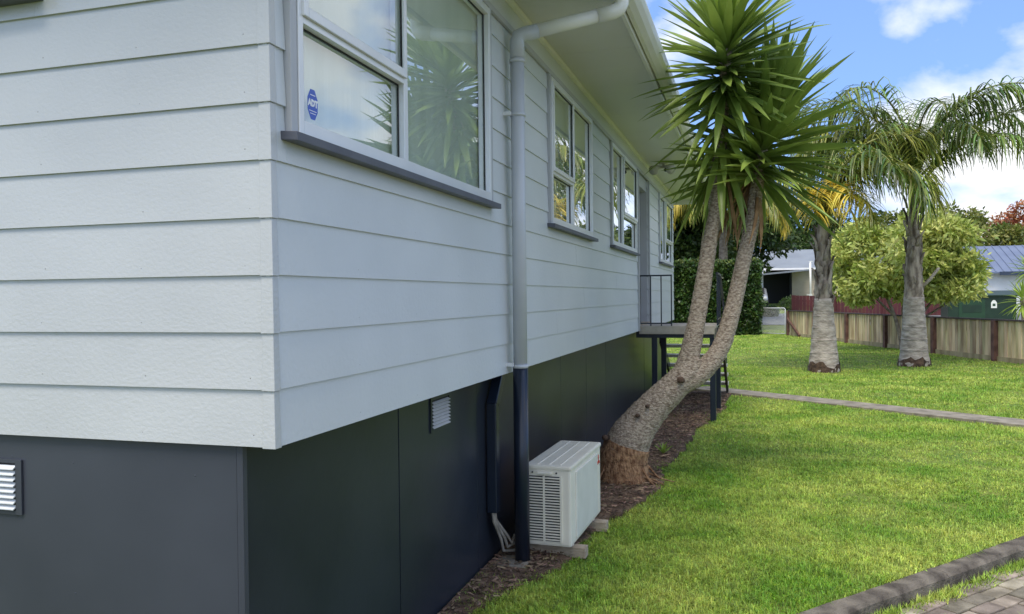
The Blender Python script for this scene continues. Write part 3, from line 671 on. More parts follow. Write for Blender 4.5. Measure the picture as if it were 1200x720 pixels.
def leaf_matrix(base, axis_, theta, phi, roll=0):
    ax = axis_.normalized(); a = ax.orthogonal().normalized(); b = ax.cross(a)
    out_ = a*math.cos(phi)+b*math.sin(phi)
    d_ = (ax*math.cos(theta)+out_*math.sin(theta)).normalized()
    nrm_ = (ax*math.sin(theta)-out_*math.cos(theta)).normalized()
    x = d_.cross(nrm_)
    M_ = Matrix((x, d_, nrm_)).transposed().to_4x4() @ Matrix.Rotation(roll, 4, 'Y')
    M_.translation = base; return M_
def rosette(parent, p0, p1, n_, th0, th1, olds, youngs, scale=1, seed=0, grav=.25, dryn=0, off=Vector((0,0,0)), young_frac=.22):
    rr = random.Random(seed); p0, p1 = Vector(p0)-off, Vector(p1)-off; ax = (p1-p0)
    for i in range(n_):
        t = (i+.5)/n_                      # 0 at the bottom of the tuft, 1 at its tip
        th = th0+(th1-th0)*(t**1.15)+rr.uniform(-.16,.16); ph = i*2.39996+rr.uniform(-.2,.2)
        me = rr.choice(youngs) if t > 1-young_frac else rr.choice(olds)
        s = scale*rr.uniform(.74,1.10)*(1 if t < .8 else 1-.35*(t-.8)/.2)
        base = p0+ax*t
        M_ = leaf_matrix(base, ax, max(.03, th), ph, rr.uniform(-.25,.25)) @ Matrix.Diagonal((s,s,s,1))
        obj('leaf', me, parent, mat4=M_)
    for i in range(dryn):
        M_ = leaf_matrix(p0+ax*rr.uniform(-.12,.05), ax, rr.uniform(2.6,3.0), rr.uniform(0,6.28), rr.uniform(-.5,.5)); obj('leaf', rr.choice(dry), parent, mat4=M_)
cl = obj('crown', None, YU)
rosette(cl, (1.335,5.42,3.72), (1.385,5.17,4.26), 112, R(112), R(4), old, young, .88, 11, off=yo, young_frac=.35)
rosette(cl, (1.29,5.51,3.04), (1.34,5.44,3.74), 56, R(160), R(90), old, old, .84, 15, dryn=5, off=yo, young_frac=0)
cr2 = obj('crown', None, YU)
rosette(cr2, (1.62,5.64,2.95), (1.76,5.72,3.62), 128, R(113), R(4), old, young, 1.0, 12, dryn=26, off=yo, young_frac=.12)
# the inner leaves that cannot be told apart, joined
def joined_rosette(parent, p0, p1, n_, th0, th1, seed):
    rr = random.Random(seed); p0, p1 = Vector(p0)-yo, Vector(p1)-yo; ax = p1-p0; V = []; F = []
    for i in range(n_):
        t = (i+.5)/n_; me = rr.choice(old); M_ = leaf_matrix(p0+ax*t, ax, max(.05, th0+(th1-th0)*t**1.15+rr.uniform(-.2,.2)), i*2.39996+1.1, rr.uniform(-.3,.3)); o = len(V); k = rr.uniform(.70,.92)
        V += [tuple(M_ @ (v.co*k)) for v in me.vertices]; F += [tuple(q+o for q in p.vertices) for p in me.polygons]
    obj('inner_leaves', npmesh('inner_leaves', V, F, YLEAF, True), parent, kind='stuff')
joined_rosette(cl, (1.335,5.42,3.70), (1.38,5.20,4.18), 90, R(118), R(15), 13)
joined_rosette(cr2, (1.62,5.64,2.92), (1.75,5.72,3.55), 130, R(116), R(12), 14)
# little yucca sprout in the bed
sp = thing('yucca_sprout', 'tiny green sprout rising from bare soil beside the yucca trunk', 'plant', (.60, 6.75, .02))
spm = [sword(.16,.035,c_,.6,YLEAF2) for c_ in (.1,.4)]
for i in range(9):
    obj('leaf', random.choice(spm), sp, mat4=leaf_matrix(Vector((0,0,0)), Vector((0,0,1)), R(12+7*i), i*2.4))

# ------------------------------------------------------------------ palms
def frond(L_, e0, e1, npair, ll, mts, seed, bend=0, stem=.35, width=.030, droop=1.0):
    """rachis in the local xz-plane leaving along +x, leaflets both sides; returns leaflet mesh and rachis mesh"""
    rr = random.Random(seed); ns = 30; p = Vector((0,0,0)); pts = [p.copy()]; dirs = []
    for i in range(ns):
        t = (i+.5)/ns; a = e0+(e1-e0)*t**1.7; az = bend*t; d_ = Vector((math.cos(a)*math.cos(az), math.cos(a)*math.sin(az), math.sin(a))); p = p+d_*L_/ns; pts.append(p.copy()); dirs.append(d_)
    rach = MB().tube(pts, [.035*(1-.9*(i/ns))+.004 for i in range(ns+1)], 5).mesh('rachis', PSTEM, True)
    V = []; F = []
    for k in range(npair):
        t = stem*.5+(1-stem*.5)*(k+rr.random()*.6)/npair; f_ = t*ns; i = min(ns-1, int(f_)); q = pts[i].lerp(pts[i+1], f_-i); d_ = dirs[i]
        side = Vector((0,0,1)).cross(d_)
        side = side.normalized() if side.length > .05 else Vector((0,1,0)); up = d_.cross(side)
        u_ = (t-stem*.5)/(1-stem*.5); ln = 1.12*ll*(.35+.65*math.sin(math.pi*min(1, .12+u_*.80))**.7)*rr.uniform(.8,1.12)
        for s in (-1, 1):
            tilt = rr.uniform(-.6,1.0)
            dr = (side*s*1.0+up*tilt+d_*rr.uniform(.45,.9)).normalized(); w = width*rr.uniform(.75,1.15)
            a = q.copy(); o = len(V); nseg = 4; dd = dr.copy()
            for j in range(nseg+1):
                tt = j/nseg; wv = dd.cross(Vector((0,0,1))); wv = wv.normalized() if wv.length > .08 else d_.normalized()
                ww = w*(.6 if j == 0 else 1-.85*max(0,(tt-.3)/.7))*.5
                V += [tuple(a-wv*ww), tuple(a+wv*ww)]
                dd = (dd+Vector((0,0,-1))*droop*(.16+.62*tt)*rr.uniform(.7,1.3)).normalized(); a = a+dd*ln/nseg
            for j in range(nseg): F.append((o+2*j, o+2*j+1, o+2*j+3, o+2*j+2))
    return V, F, rach
def add_frond(parent, base, az, L_, e0, e1, mt, seed, npair=80, ll=.62, bend=0, droop=1.0, stem=.35, width=.030):
    V, F, rach = frond(L_*.9, e0, e1, npair, ll, None, seed, bend, stem, width, droop)
    M_ = Matrix.Translation(Vector(base)) @ Matrix.Rotation(az, 4, 'Z')
    f_ = obj('frond', npmesh('frond', V, F, mt), parent, mat4=M_); obj('rachis', rach, f_)
def palm_trunk(parent, prof, seed, name, mt, n_=22, wob=.05, lean=(0,0)):
    P = []; Q = []; rr = random.Random(seed)
    for (z0, r0), (z1, r1) in zip(prof[:-1], prof[1:]):
        k_ = max(2, int((z1-z0)/.05))
        for i in range(k_):
            t = i/k_; z = z0+(z1-z0)*t; P.append((lean[0]*z, lean[1]*z, z)); Q.append((r0+(r1-r0)*t)*(1+.03*(rr.random()-.5)))
    P.append((lean[0]*prof[-1][0], lean[1]*prof[-1][0], prof[-1][0])); Q.append(prof[-1][1])
    return MB().tube(P, Q, n_, wob=wob, seed=seed).build(name, mt, parent, True)
def boots(parent, z0, z1, r, n_, seed, mt):
    rr = random.Random(seed)
    for i in range(n_):
        t = (i+.5)/n_; z = z0+(z1-z0)*t; a = i*2.4+rr.uniform(-.3,.3); ln = rr.uniform(.35,.6); w = rr.uniform(.10,.17)
        c, s = math.cos(a), math.sin(a); tn = Vector((-s, c, 0)); rd = Vector((c, s, 0))
        V = []; 
        for j in range(5):
            u_ = j/4; ww = w*(1-.75*u_); p = rd*(r*1.02+.05*u_+.10*u_*u_*rr.uniform(.2,1))+Vector((0,0,z+ln*u_))+tn*.05*u_*rr.uniform(-1,1)
            V += [p-tn*ww-rd*.035, p-rd*.0, p+tn*ww-rd*.035, p-rd*.06]
        F = []
        for j in range(4):
            for q in range(4): F.append((4*j+q, 4*j+(q+1) % 4, 4*j+4+(q+1) % 4, 4*j+4+q))
        F += [(3,2,1,0), (16,17,18,19)]
        MB().add(V, F).build('leaf_base', mt, parent, True)
def trunk_rings(parent, zs, rs):
    for z, r in zip(zs, rs):
        MB().tube([(0,0,z-.012),(0,0,z+.004),(0,0,z+.02)], [r*.99,r*1.035,r*.985], 22, wob=.04, seed=int(z*100)).build('trunk_ring', PBARK, parent, True)
def root_skirt(parent, r, seed):
    rr = random.Random(seed); n_ = 26; V = []; F = []
    for i in range(n_):
        a = 6.2832*i/n_; q = rr.uniform(.95,1.08); h_ = rr.uniform(.06,.24)
        V += [(math.cos(a)*r*q*1.04, math.sin(a)*r*q*1.04, -.05), (math.cos(a)*r*1.035, math.sin(a)*r*1.035, h_)]
    for i in range(n_): F.append((2*i, (2*i+2) % (2*n_), (2*i+3) % (2*n_), 2*i+1))
    MB().add(V, F).build('root_skirt', ROOTD, parent)
p1 = thing('palm_tree', 'palm with a drooping bright yellow frond and grey flared trunk', 'palm', (3.17, 17.8, 0), 'feathery palms on the lawn')
t1 = obj('trunk', None, p1)
palm_trunk(t1, [(-.05,.36),(.08,.345),(.35,.315),(.9,.265),(1.35,.225),(1.7,.205)], 21, 'trunk_base', PBARK)
palm_trunk(t1, [(1.55,.20),(2.0,.19),(2.6,.17),(3.3,.13),(3.7,.07)], 22, 'trunk_top', PBOOT, wob=.12)
trunk_rings(t1, [.42,.72,1.0,1.28], [.308,.284,.256,.232]); root_skirt(t1, .345, 5); boots(t1, 1.35, 3.1, .17, 15, 31, PBOOT)
for i, (az, L_, e0, e1, mt, ll, dp_) in enumerate([
    (R(-72),2.7,R(74),R(-104),PLEAFY,.80,1.0),(R(-100),2.5,R(72),R(-102),PLEAFY,.74,1.0),(R(-45),2.2,R(70),R(-100),PLEAFO,.70,1.0),
    (R(165),3.6,R(72),R(-55),PLEAF,.8,1.0),(R(-170),3.8,R(80),R(-40),PLEAF,.8,1.0),(R(25),3.8,R(78),R(-60),PLEAFO,.8,1.2),
    (R(80),4.0,R(80),R(-40),PLEAF,.8,1.0),(R(120),3.8,R(70),R(-60),PLEAFO,.8,1.0),(R(-140),3.2,R(64),R(-75),PLEAFO,.8,1.2),(R(-25),3.4,R(70),R(-75),PLEAFO,.8,1.2),(R(60),3.8,R(84),R(0),PLEAF,.7,.9),
    (R(5),4.2,R(82),R(-55),PLEAFO,.85,1.2),(R(-50),3.4,R(78),R(-70),PLEAF,.8,1.2),(R(-8),3.9,R(64),R(-98),PLEAFO,.95,1.3),(R(15),3.9,R(74),R(-92),PLEAF,.95,1.3),(R(-30),3.6,R(60),R(-98),PLEAF,.95,1.3)]):
    add_frond(p1, (0,0,3.22+.02*i), az, L_, e0, e1, mt, 100+i, ll=ll, droop=dp_, npair=60, width=.046)
p2 = thing('palm_tree', 'palm in front of the bushy tree, wide arching green fronds', 'palm', (5.43, 19.7, 0), 'feathery palms on the lawn')
t2 = obj('trunk', None, p2)
palm_trunk(t2, [(-.05,.36),(.06,.375),(.25,.33),(.7,.295),(1.2,.255),(1.7,.235)], 23, 'trunk_base', PBARK)
palm_trunk(t2, [(1.5,.235),(2.2,.205),(2.9,.17),(3.6,.125),(4.3,.09),(4.7,.05)], 24, 'trunk_top', PBOOT, wob=.12)
trunk_rings(t2, [.38,.65,.95,1.25], [.322,.302,.278,.252]); root_skirt(t2, .36, 6); boots(t2, 1.5, 4.0, .17, 18, 33, PBOOT)
MB().tube([(.18,-.05,1.95),(.36,-.08,2.15),(.55,-.1,2.42)], [.05,.04,.035], 7).build('frond_stub', PBARK, t2, True)
for i, (az, L_, e0, e1, mt, ll, dp_, bd) in enumerate([
    (R(14),4.1,R(86),R(-20),PLEAF,.85,.9,0),(R(172),5.0,R(84),R(-40),PLEAF,.85,1.0,0),(R(-12),5.0,R(60),R(-46),PLEAF,.95,1.2,0),(R(8),4.6,R(56),R(-62),PLEAFO,.9,1.2,.2),
    (R(-165),4.2,R(70),R(-60),PLEAFO,.9,1.2,0),(R(-100),3.4,R(74),R(-88),PLEAFO,.85,1.2,0),(R(-125),3.6,R(76),R(-80),PLEAF,.9,1.2,0),(R(-60),3.5,R(72),R(-78),PLEAF,.9,1.2,0),
    (R(150),4.4,R(62),R(-60),PLEAF,.9,1.2,0),(R(90),4.4,R(72),R(-50),PLEAF,.85,1.0,0),(R(40),4.4,R(64),R(-55),PLEAF,.85,1.1,0),(R(-150),3.4,R(40),R(-78),PLEAF,.9,1.3,0),(R(-35),3.8,R(46),R(-72),PLEAF,.9,1.3,0),(R(120),4.4,R(80),R(-40),PLEAF,.8,1.0,0),
    (R(-5),4.4,R(74),R(-40),PLEAF,.9,1.2,0),(R(178),3.8,R(56),R(-98),PLEAF,1.0,1.3,0),(R(-160),3.6,R(66),R(-98),PLEAF,1.0,1.3,0),(R(-80),3.6,R(82),R(-70),PLEAF,.9,1.2,0),(R(-175),4.0,R(50),R(-70),PLEAFO,.9,1.2,0),(R(-140),4.4,R(82),R(-60),PLEAF,.95,1.3,0),(R(165),4.6,R(72),R(-72),PLEAFO,.95,1.3,0),(R(-20),4.8,R(70),R(-66),PLEAF,.95,1.3,0),(R(20),4.6,R(58),R(-66),PLEAF,.95,1.3,0)]):
    add_frond(p2, (0,0,4.15+.03*i), az, L_, e0, e1, mt, 130+i, ll=ll, droop=dp_, bend=bd, npair=66, width=.046)
p3 = thing('palm_tree', 'shaded palm behind the clipped hedge with hanging yellowish fronds', 'palm', (.15, 39.5, 0), 'feathery palms beyond the hedge')
t3 = obj('trunk', None, p3); palm_trunk(t3, [(-.05,.36),(1.0,.26),(4.5,.20),(6.4,.13)], 25, 'trunk_base', TWOOD)
for i in range(15):
    az = i*2.4; add_frond(p3, (0,0,5.9+.04*i), az, random.uniform(3.6,4.6), R(random.uniform(25,75)), R(random.uniform(-100,-70)), PLEAFO if i % 3 else PLEAFY, 160+i, ll=1.0, droop=1.4, npair=80, width=.055)
p4 = thing('palm_tree', 'dark palm between house corner and hedge with stiff fronds', 'palm', (-2.9, 40.6, 0), 'feathery palms beyond the hedge')
t4 = obj('trunk', None, p4); palm_trunk(t4, [(-.05,.36),(1.0,.26),(4.5,.20),(6.0,.13)], 26, 'trunk_base', TWOOD)
for i in range(12):
    az = i*2.4; add_frond(p4, (0,0,5.4+.04*i), az, random.uniform(3,4), R(random.uniform(15,75)), R(random.uniform(-80,-40)), PLEAFO if i % 4 else PLEAF, 190+i, ll=.9, droop=1.2, npair=60, width=.055)

# ------------------------------------------------------------------ leafy masses
def leaves(name, centers, radii, n_, size, mt, parent, seed, shell=.55, aspect=.45, flat=0, kind='stuff', dense=None):
    g = np.random.default_rng(seed); C = np.asarray(centers, float); Rr = np.asarray(radii, float)
    w = (Rr.prod(1))**.67; idx = g.choice(len(C), n_, p=w/w.sum())
    d_ = g.normal(size=(n_,3)); d_ /= np.linalg.norm(d_, axis=1)[:,None]; r = shell+(1-shell)*g.random(n_)**.7; r *= 1+.18*g.normal(size=n_)*.5
    P = C[idx]+d_*Rr[idx]*r[:,None]
    a = g.normal(size=(n_,3))+d_*.7; a[:,2] -= .25; a /= np.linalg.norm(a, axis=1)[:,None]
    b = np.cross(a, g.normal(size=(n_,3))+d_*.4); b /= np.linalg.norm(b, axis=1)[:,None]
    s = size*g.uniform(.6,1.3,n_)[:,None]; nn = np.cross(a, b)
    V = np.stack([P, P+a*s*.5+b*s*aspect*.5+nn*s*.08, P+a*s, P+a*s*.5-b*s*aspect*.5+nn*s*.08], 1).reshape(-1,3)
    F = np.arange(4*n_).reshape(-1,4)
    return obj(name, npmesh(name, V, F, mt), parent, kind=kind)
def clumps(c, r, n_, rs, seed, low=-.6):
    rr = random.Random(seed); C = []; Q = []
    for i in range(n_):
        while True:
            v = Vector((rr.uniform(-1,1), rr.uniform(-1,1), rr.uniform(low,1)))
            if .35 < v.length < 1: break
        C.append((c[0]+v.x*r[0], c[1]+v.y*r[1], c[2]+v.z*r[2])); q = rs*rr.uniform(.7,1.3); Q.append((q, q, q*.75))
    return C, Q
# hedge
hd = thing('hedge', 'tall clipped dark green hedge beside the chain-link gate', 'hedge')
HX0, HX1, HY0, HY1, HZ = -6.0, 1.80, 35.0, 37.2, 3.28
MB().box(HX0+.15, HX1-.15, HY0+.15, HY1-.15, 0, HZ-.15).build('light_block', HCORE, hd)  # added solid box that blocks light through the leaves, dark like inner shade
def box_leaves(name, n_, size, mt, parent, seed, faces, jit):
    g = np.random.default_rng(seed); Ps = []
    for (x0,x1,y0,y1,z0,z1,nx,ny,nz,fr) in faces:
        k_ = int(n_*fr); P = np.stack([g.uniform(x0,x1,k_), g.uniform(y0,y1,k_), g.uniform(z0,z1,k_)],1); nv = np.array([nx,ny,nz],float)
        P += nv*(g.random(k_)[:,None]*jit-.6*jit) + nv*.05*np.sin(P[:,[0]]*2.1+P[:,[2]]*3); Ps.append((P, np.tile(nv,(k_,1))))
    P = np.concatenate([p for p, _ in Ps]); nv = np.concatenate([q for _, q in Ps]); n_ = len(P)
    a = g.normal(size=(n_,3))+nv*.9; a /= np.linalg.norm(a,axis=1)[:,None]; b = np.cross(a, g.normal(size=(n_,3))); b /= np.linalg.norm(b,axis=1)[:,None]; s = size*g.uniform(.6,1.3,n_)[:,None]
    V = np.stack([P, P+a*s*.5+b*s*.28, P+a*s, P+a*s*.5-b*s*.28],1).reshape(-1,3)
    return obj(name, npmesh(name, V, np.arange(4*n_).reshape(-1,4), mt), parent, kind='stuff')
box_leaves('foliage', 30000, .15, HLEAF, hd, 41, [(HX0,HX1,HY0,HY0,0.02,HZ,0,-1,0,.62),(HX1,HX1,HY0,HY1,0.02,HZ,1,0,0,.2),(HX0,HX1,HY0,HY1,HZ,HZ,0,0,1,.18)], .22)
box_leaves('new_growth', 2600, .13, HLEAFT, hd, 42, [(HX0,HX1,HY0-.02,HY1,HZ,HZ+.05,0,0,1,1)], .16)
# variegated bushy tree by the fence
bt = thing('bushy_tree', 'variegated bushy tree spreading over the paling fence', 'tree', (6.05, 25.1, 0))
ttr = obj('trunk', None, bt)
for (pts, r) in [([(0,0,-.05),(-.08,.05,.5),(-.22,.1,1.1),(-.45,.2,1.8),(-.5,.3,2.6)], .075), ([(.05,.05,-.05),(.1,.1,.6),(.05,.2,1.3),(.3,.4,2.2),(.4,.5,3.2)], .07), ([(.1,.4,-.05),(.5,.6,.9),(.95,.7,1.5),(1.4,.6,2.1)], .06), ([(-.22,.1,1.1),(-.7,.1,1.6),(-1.2,.2,2.3)], .045), ([(.5,.6,.9),(1.2,.6,1.35),(1.9,.5,1.9)], .04)]:
    P, Q = smooth_path(pts, [r*(1-.55*i/(len(pts)-1)) for i in range(len(pts))], 4); MB().tube(P, Q, 9, wob=.1).build('branch', TWOOD, ttr, True)
C, Q = clumps((.1,.3,2.95), (2.15,1.6,1.2), 54, .42, 51, -.95)
C3, Q3 = clumps((.6,.2,2.5), (1.2,1.1,.9), 18, .42, 57, -.9); C += C3; Q += Q3
C3, Q3 = clumps((-1.1,.2,2.3), (1.0,1.0,.75), 14, .40, 58, -.9); C += C3; Q += Q3
C2, Q2 = clumps((1.55,.1,2.4), (1.05,1.0,.85), 16, .36, 53, -.9)
leaves('crown', C+C2, Q+Q2, 24000, .21, VLEAF, bt, 52, shell=.5, aspect=.36)
# background trees
def tree(label, name, c, r, h0, nclump, rs, n_, size, mt, seed, group='trees in the distance'):
    t = thing(name, label, 'tree', (c[0], c[1], hgt(c[0], c[1])), group); tk = obj('trunk', None, t); rr = random.Random(seed); zz = hgt(c[0], c[1]); cz = c[2]-zz
    MB().tube([(0,0,-.1),(.1,0,h0*.5),(.0,.1,h0),(.1,.1,cz)], [.26,.2,.17,.1], 9, wob=.08).build('stem', TWOOD, tk, True)
    for i in range(6):
        a = rr.uniform(0,6.28); MB().tube([(0,.05,h0*.9),(math.cos(a)*r[0]*.35,math.sin(a)*r[1]*.35,cz-.1*r[2]),(math.cos(a)*r[0]*.7,math.sin(a)*r[1]*.7,cz+rr.uniform(0,.5)*r[2])], [.12,.08,.03], 7).build('limb', TWOOD, tk, True)
    C_, Q_ = clumps((0,0,cz), r, nclump, rs, seed); leaves('crown', C_, Q_, n_, size, mt, t, seed+1, shell=.35)
tree('dark leafy tree rising behind the hedge near the house corner', 'broadleaf_tree', (-4.2, 44, 5.6), (3.6,3.0,3.6), 2.2, 44, 1.0, 15000, .34, TLEAF, 61)
tree('dense dark tree behind the hedge beside the hanging palm', 'broadleaf_tree', (-.4, 47, 6.0), (3.6,3.0,4.0), 2.2, 44, 1.0, 15000, .34, TLEAF, 63)
tree('dark tree between the two palms beyond the hedge', 'broadleaf_tree', (-2.1, 43, 4.8), (2.4,2.0,3.0), 1.8, 30, .9, 11000, .32, TLEAF, 75)
tree('olive leafy tree behind the neighbouring carport', 'broadleaf_tree', (5.2, 78, 7.0), (6.0,3.6,3.4), 3.0, 30, 1.3, 8000, .45, TLEAF, 65)
tree('light green tree behind the bushy variegated tree', 'broadleaf_tree', (14.2, 66, 5.6), (4.6,3.6,3.0), 2.6, 34, 1.1, 9000, .42, TLEAF2, 67)
tree('golden green tree top peeping over the blue roof ridge', 'broadleaf_tree', (19.6, 70, 5.0), (3.4,3.0,2.4), 2.6, 24, .9, 6000, .40, TLEAF2, 69)
tree('orange autumn tree beyond the blue roof', 'broadleaf_tree', (24.6, 74, 6.2), (4.4,3.4,3.0), 2.8, 30, 1.0, 8000, .38, TLEAF3, 71)
tree('dark tree standing beside the light green tree', 'broadleaf_tree', (9.2, 76, 6.2), (4.2,3.4,2.8), 3.0, 26, 1.1, 7000, .42, TLEAF, 73)

# ------------------------------------------------------------------ paling fence
fa, fb = Vector((3.09, 34.9, 0)), Vector((9.4, 16.25, 0)); fd = (fb-fa).normalized(); fn = Vector((fd.y, -fd.x, 0)); 
if fn.dot(CAM-fa) < 0: fn = -fn
FN = thing('paling_fence', 'low timber paling fence with red posts and dark capping rail', 'fence')
flen = (fb-fa).length; FH = 1.08
t = 0.0; ip = 0
while t < flen-.05:
    p = fa+fd*t+fn*.05; MB().hexa([p+fd*a*.07+fn*b*.06+Vector((0,0,z)) for z in (-.1, FH-.02) for a, b in ((-1,-1),(1,-1),(1,1),(-1,1))]).build('post', FPOST, FN, bevel=.006); t += 2.86
MB().bar(fa+Vector((0,0,FH+.0)), fb+Vector((0,0,FH+.0)), .15, .04).build('capping_rail', FRAIL, FN)
MB().bar(fa+fn*.02+Vector((0,0,.06)), fb+fn*.02+Vector((0,0,.06)), .035, .14).build('bottom_rail', FENCE, FN)
MB().bar(fa-fn*.05+Vector((0,0,.85)), fb-fn*.05+Vector((0,0,.85)), .05, .09).build('back_rail', FENCE, FN)
t = .07
while t < flen-.1:
    w = random.uniform(.128,.15); p = fa+fd*(t+w/2)+fn*random.uniform(-.02,.006); z1 = FH-.022
    MB().hexa([p+fd*a*(w/2-.013)+fn*b*.013+Vector((0,0,z)) for z in (.12, z1) for a, b in ((-1,-1),(1,-1),(1,1),(-1,1))]).build('paling', FENCE, FN); t += w
p = fa+fd*.1+fn*.1
MB().bar(p+Vector((0,0,.72))-fd*.06, p+fd*1.3+Vector((0,0,.02)), .06, .11).build('brace', FPOST, FN)
# chain-link gate
ga, gb = Vector((1.93, 35.55, 0)), Vector((2.93, 35.0, 0)); gd = (gb-ga).normalized()
G = thing('chain_link_gate', 'galvanised chain-link gate between the hedge and paling fence', 'gate', (0,0,0))
MB().tube([ga+Vector((0,0,.06)), ga+Vector((0,0,1.14)), ga+gd*.05+Vector((0,0,1.19)), gb-gd*.05+Vector((0,0,1.19)), gb+Vector((0,0,1.14)), gb+Vector((0,0,.06)), ga+Vector((0,0,.06))], .022, 8).build('frame', GALV, G, True)
mb = MB(); gl = (gb-ga).length; h_ = 1.1; st = .075
k_ = -h_
while k_ < gl:
    for s in (1, -1):
        x0, x1 = k_, k_+h_; z0, z1 = (0, h_) if s > 0 else (h_, 0)
        cx0, cx1 = max(0, x0), min(gl, x1)
        if cx1-cx0 > .02:
            f0, f1 = (cx0-x0)/h_, (cx1-x0)/h_; mb.tube([ga+gd*cx0+Vector((0,0,.08+z0+(z1-z0)*f0)), ga+gd*cx1+Vector((0,0,.08+z0+(z1-z0)*f1))], .0028, 4, cap=False)
    k_ += st
mb.build('wire_mesh', GALV, G, kind='stuff')
MB().tube([ga-gd*.1+Vector((0,0,-.1)), ga-gd*.1+Vector((0,0,1.3))], .05, 10).build('gate_post', FRAIL, G, True)
# ------------------------------------------------------------------ across the road
RF = thing('red_fence', 'dark red board fence behind the bushy tree and palms', 'fence')
x = 3.9
while x < 13.4:
    y = 50+.1*(x-4); z = hgt(x, y); MB().box(x, x+.19, y, y+.025, z-.1, 1.72+.0*z+random.uniform(-.015,.015)-.03*(x-4)).build('paling', REDF, RF); x += .2
for x in (3.9, 6.5, 9.1, 11.7): MB().box(x-.06, x+.06, 49.9+.1*(x-4), 49.99+.1*(x-4), .2, 1.74-.03*(x-4)).build('post', REDF, RF)
MB().bar((3.9,50.06,1.40),(13.4,51.0,1.12),.05,.09).build('back_rail', REDF, RF)
# neighbouring house with carport
NH = thing('carport_house', 'beige weatherboard house with grey roof and dark open carport', 'house')
hb = 1.0
i = 0; z = hb
while z < 3.72:
    MB().hexa([(4.4,61.97,z),(13,61.97,z),(13,62.05,z),(4.4,62.05,z),(4.4,62.0,z+.19),(13,62.0,z+.19),(13,62.05,z+.19),(4.4,62.05,z+.19)]).build('weatherboard', BEIGE, NH); z += .185
MB().box(4.4, 13, 62.05, 70, hb-.3, 3.8).build('wall', BEIGE, NH); MB().box(1.2, 4.4, 66.0, 70, hb-.3, 3.8).build('rear_wall', DARK, NH); MB().box(4.38, 4.4, 62.06, 66, hb, 3.6).build('carport_side', DARK, NH)  # inner carport walls near black, the interior shade is in their colour
MB().prism([(61.5,3.74),(66,5.35),(70.5,3.74),(70.5,3.68),(66,5.27),(61.5,3.68)], 'x', 1.9, 13.4).build('roof', BROOF, NH)
MB().prism([(62.1,3.7),(66,5.2),(69.9,3.7)], 'x', 2.3, 2.36).build('gable', WHITE, NH)
MB().box(2.3, 13.4, 61.44, 61.5, 3.62, 3.76).build('gutter', WHITE, NH)
MB().hexa([(1.4,58.6,3.12),(5.4,58.6,3.46),(5.4,62.1,3.56),(1.4,62.1,3.22),(1.4,58.6,3.22),(5.4,58.6,3.56),(5.4,62.1,3.66),(1.4,62.1,3.32)]).build('carport_roof', BROOF, NH)
for x in (1.7, ): MB().box(x-.06, x+.06, 58.8, 58.92, hb-.3, 3.2).build('carport_post', WHITE, NH)
MB().prism([(1.0,3.5),(2.5,3.5),(1.75,5.0)], 'y', 60.0, 66).build('porch_gable', WHITE, NH); MB().box(1.1, 2.3, 60.05, 60.3, 2.3, 3.5).build('porch_wall', WHITE, NH)
mb = MB(); mb.box(8.9, 10.1, 61.93, 61.965, 2.0, 2.07); mb.box(8.9, 10.1, 61.93, 61.965, 3.2, 3.27); mb.box(8.9, 8.97, 61.93, 61.965, 2.07, 3.2); mb.box(10.03, 10.1, 61.93, 61.965, 2.07, 3.2)
wn = obj('window', None, NH); mb.build('frame', WHITE, wn); MB().box(8.97, 10.03, 61.94, 61.96, 2.07, 3.2).build('pane', DARKIN, wn)
pw = thing('power_pole', 'white pole with a small meter box before the beige house', 'pole', (5.62, 60.6, hgt(5.6,60.6)))
MB().tube([(0,0,-.2),(0,0,3.3)], .075, 10).build('pole', WHITE, pw, True); MB().box(-.28, .12, -.14, .1, .35, .85).build('meter_box', CREAM, pw, bevel=.02); MB().box(-.1,.16,-.08,.08,3.25,3.3).build('pole_cap', WHITE, pw)
# parked car under the carport
C_ = thing('parked_car', 'silver car parked by the dark carport', 'car', (1.75, 59.6, hgt(1.75,59.6)))
def car_body():
    prof = [(-2.1,.35),(-2.15,.6),(-2.05,.82),(-1.2,.95),(-.6,1.38),(.7,1.42),(1.5,1.0),(2.05,.92),(2.12,.6),(2.05,.35)]
    V = []; F = []; n_ = len(prof)
    for y, ins in ((-.82,.0),(-.70,.0),(.70,.0),(.82,.0)):
        for x, z in prof:
            k = 1 if abs(y) > .75 else 0; V.append((y*(.9 if z > 1.1 else 1), x, z-(.05 if k else 0)))
    for s in range(3):
        for i in range(n_): F.append((s*n_+i, s*n_+(i+1) % n_, (s+1)*n_+(i+1) % n_, (s+1)*n_+i))
    F += [tuple(range(n_))[::-1], tuple(3*n_+i for i in range(n_))]; return MB().add(V, F)
car_body().build('body', CARP, C_, True)
MB().hexa([(-.62,-1.22,.98),(.62,-1.22,.98),(.6,-.62,1.36),(-.6,-.62,1.36),(-.6,-1.28,1.0),(.6,-1.28,1.0),(.58,-.68,1.39),(-.58,-.68,1.39)]).build('windscreen', GASKET, C_)
for x in (-.78, .78):
    for y in (-1.3, 1.3):
        wh = MB().tube([(x-.1,y,.32),(x+.1,y,.32)], .32, 16).build('wheel', TYRE, C_, True); MB().tube([(x-.105,y,.32),(x+.105,y,.32)], .18, 12).build('rim', GALV, wh, True)
for x in (-.58, .58): MB().box(x-.16, x+.16, -2.17, -2.1, .62, .76).build('headlight', WHITE, C_, bevel=.02)
MB().box(-.3, .3, -2.18, -2.12, .45, .56).build('number_plate', WHITE, C_)
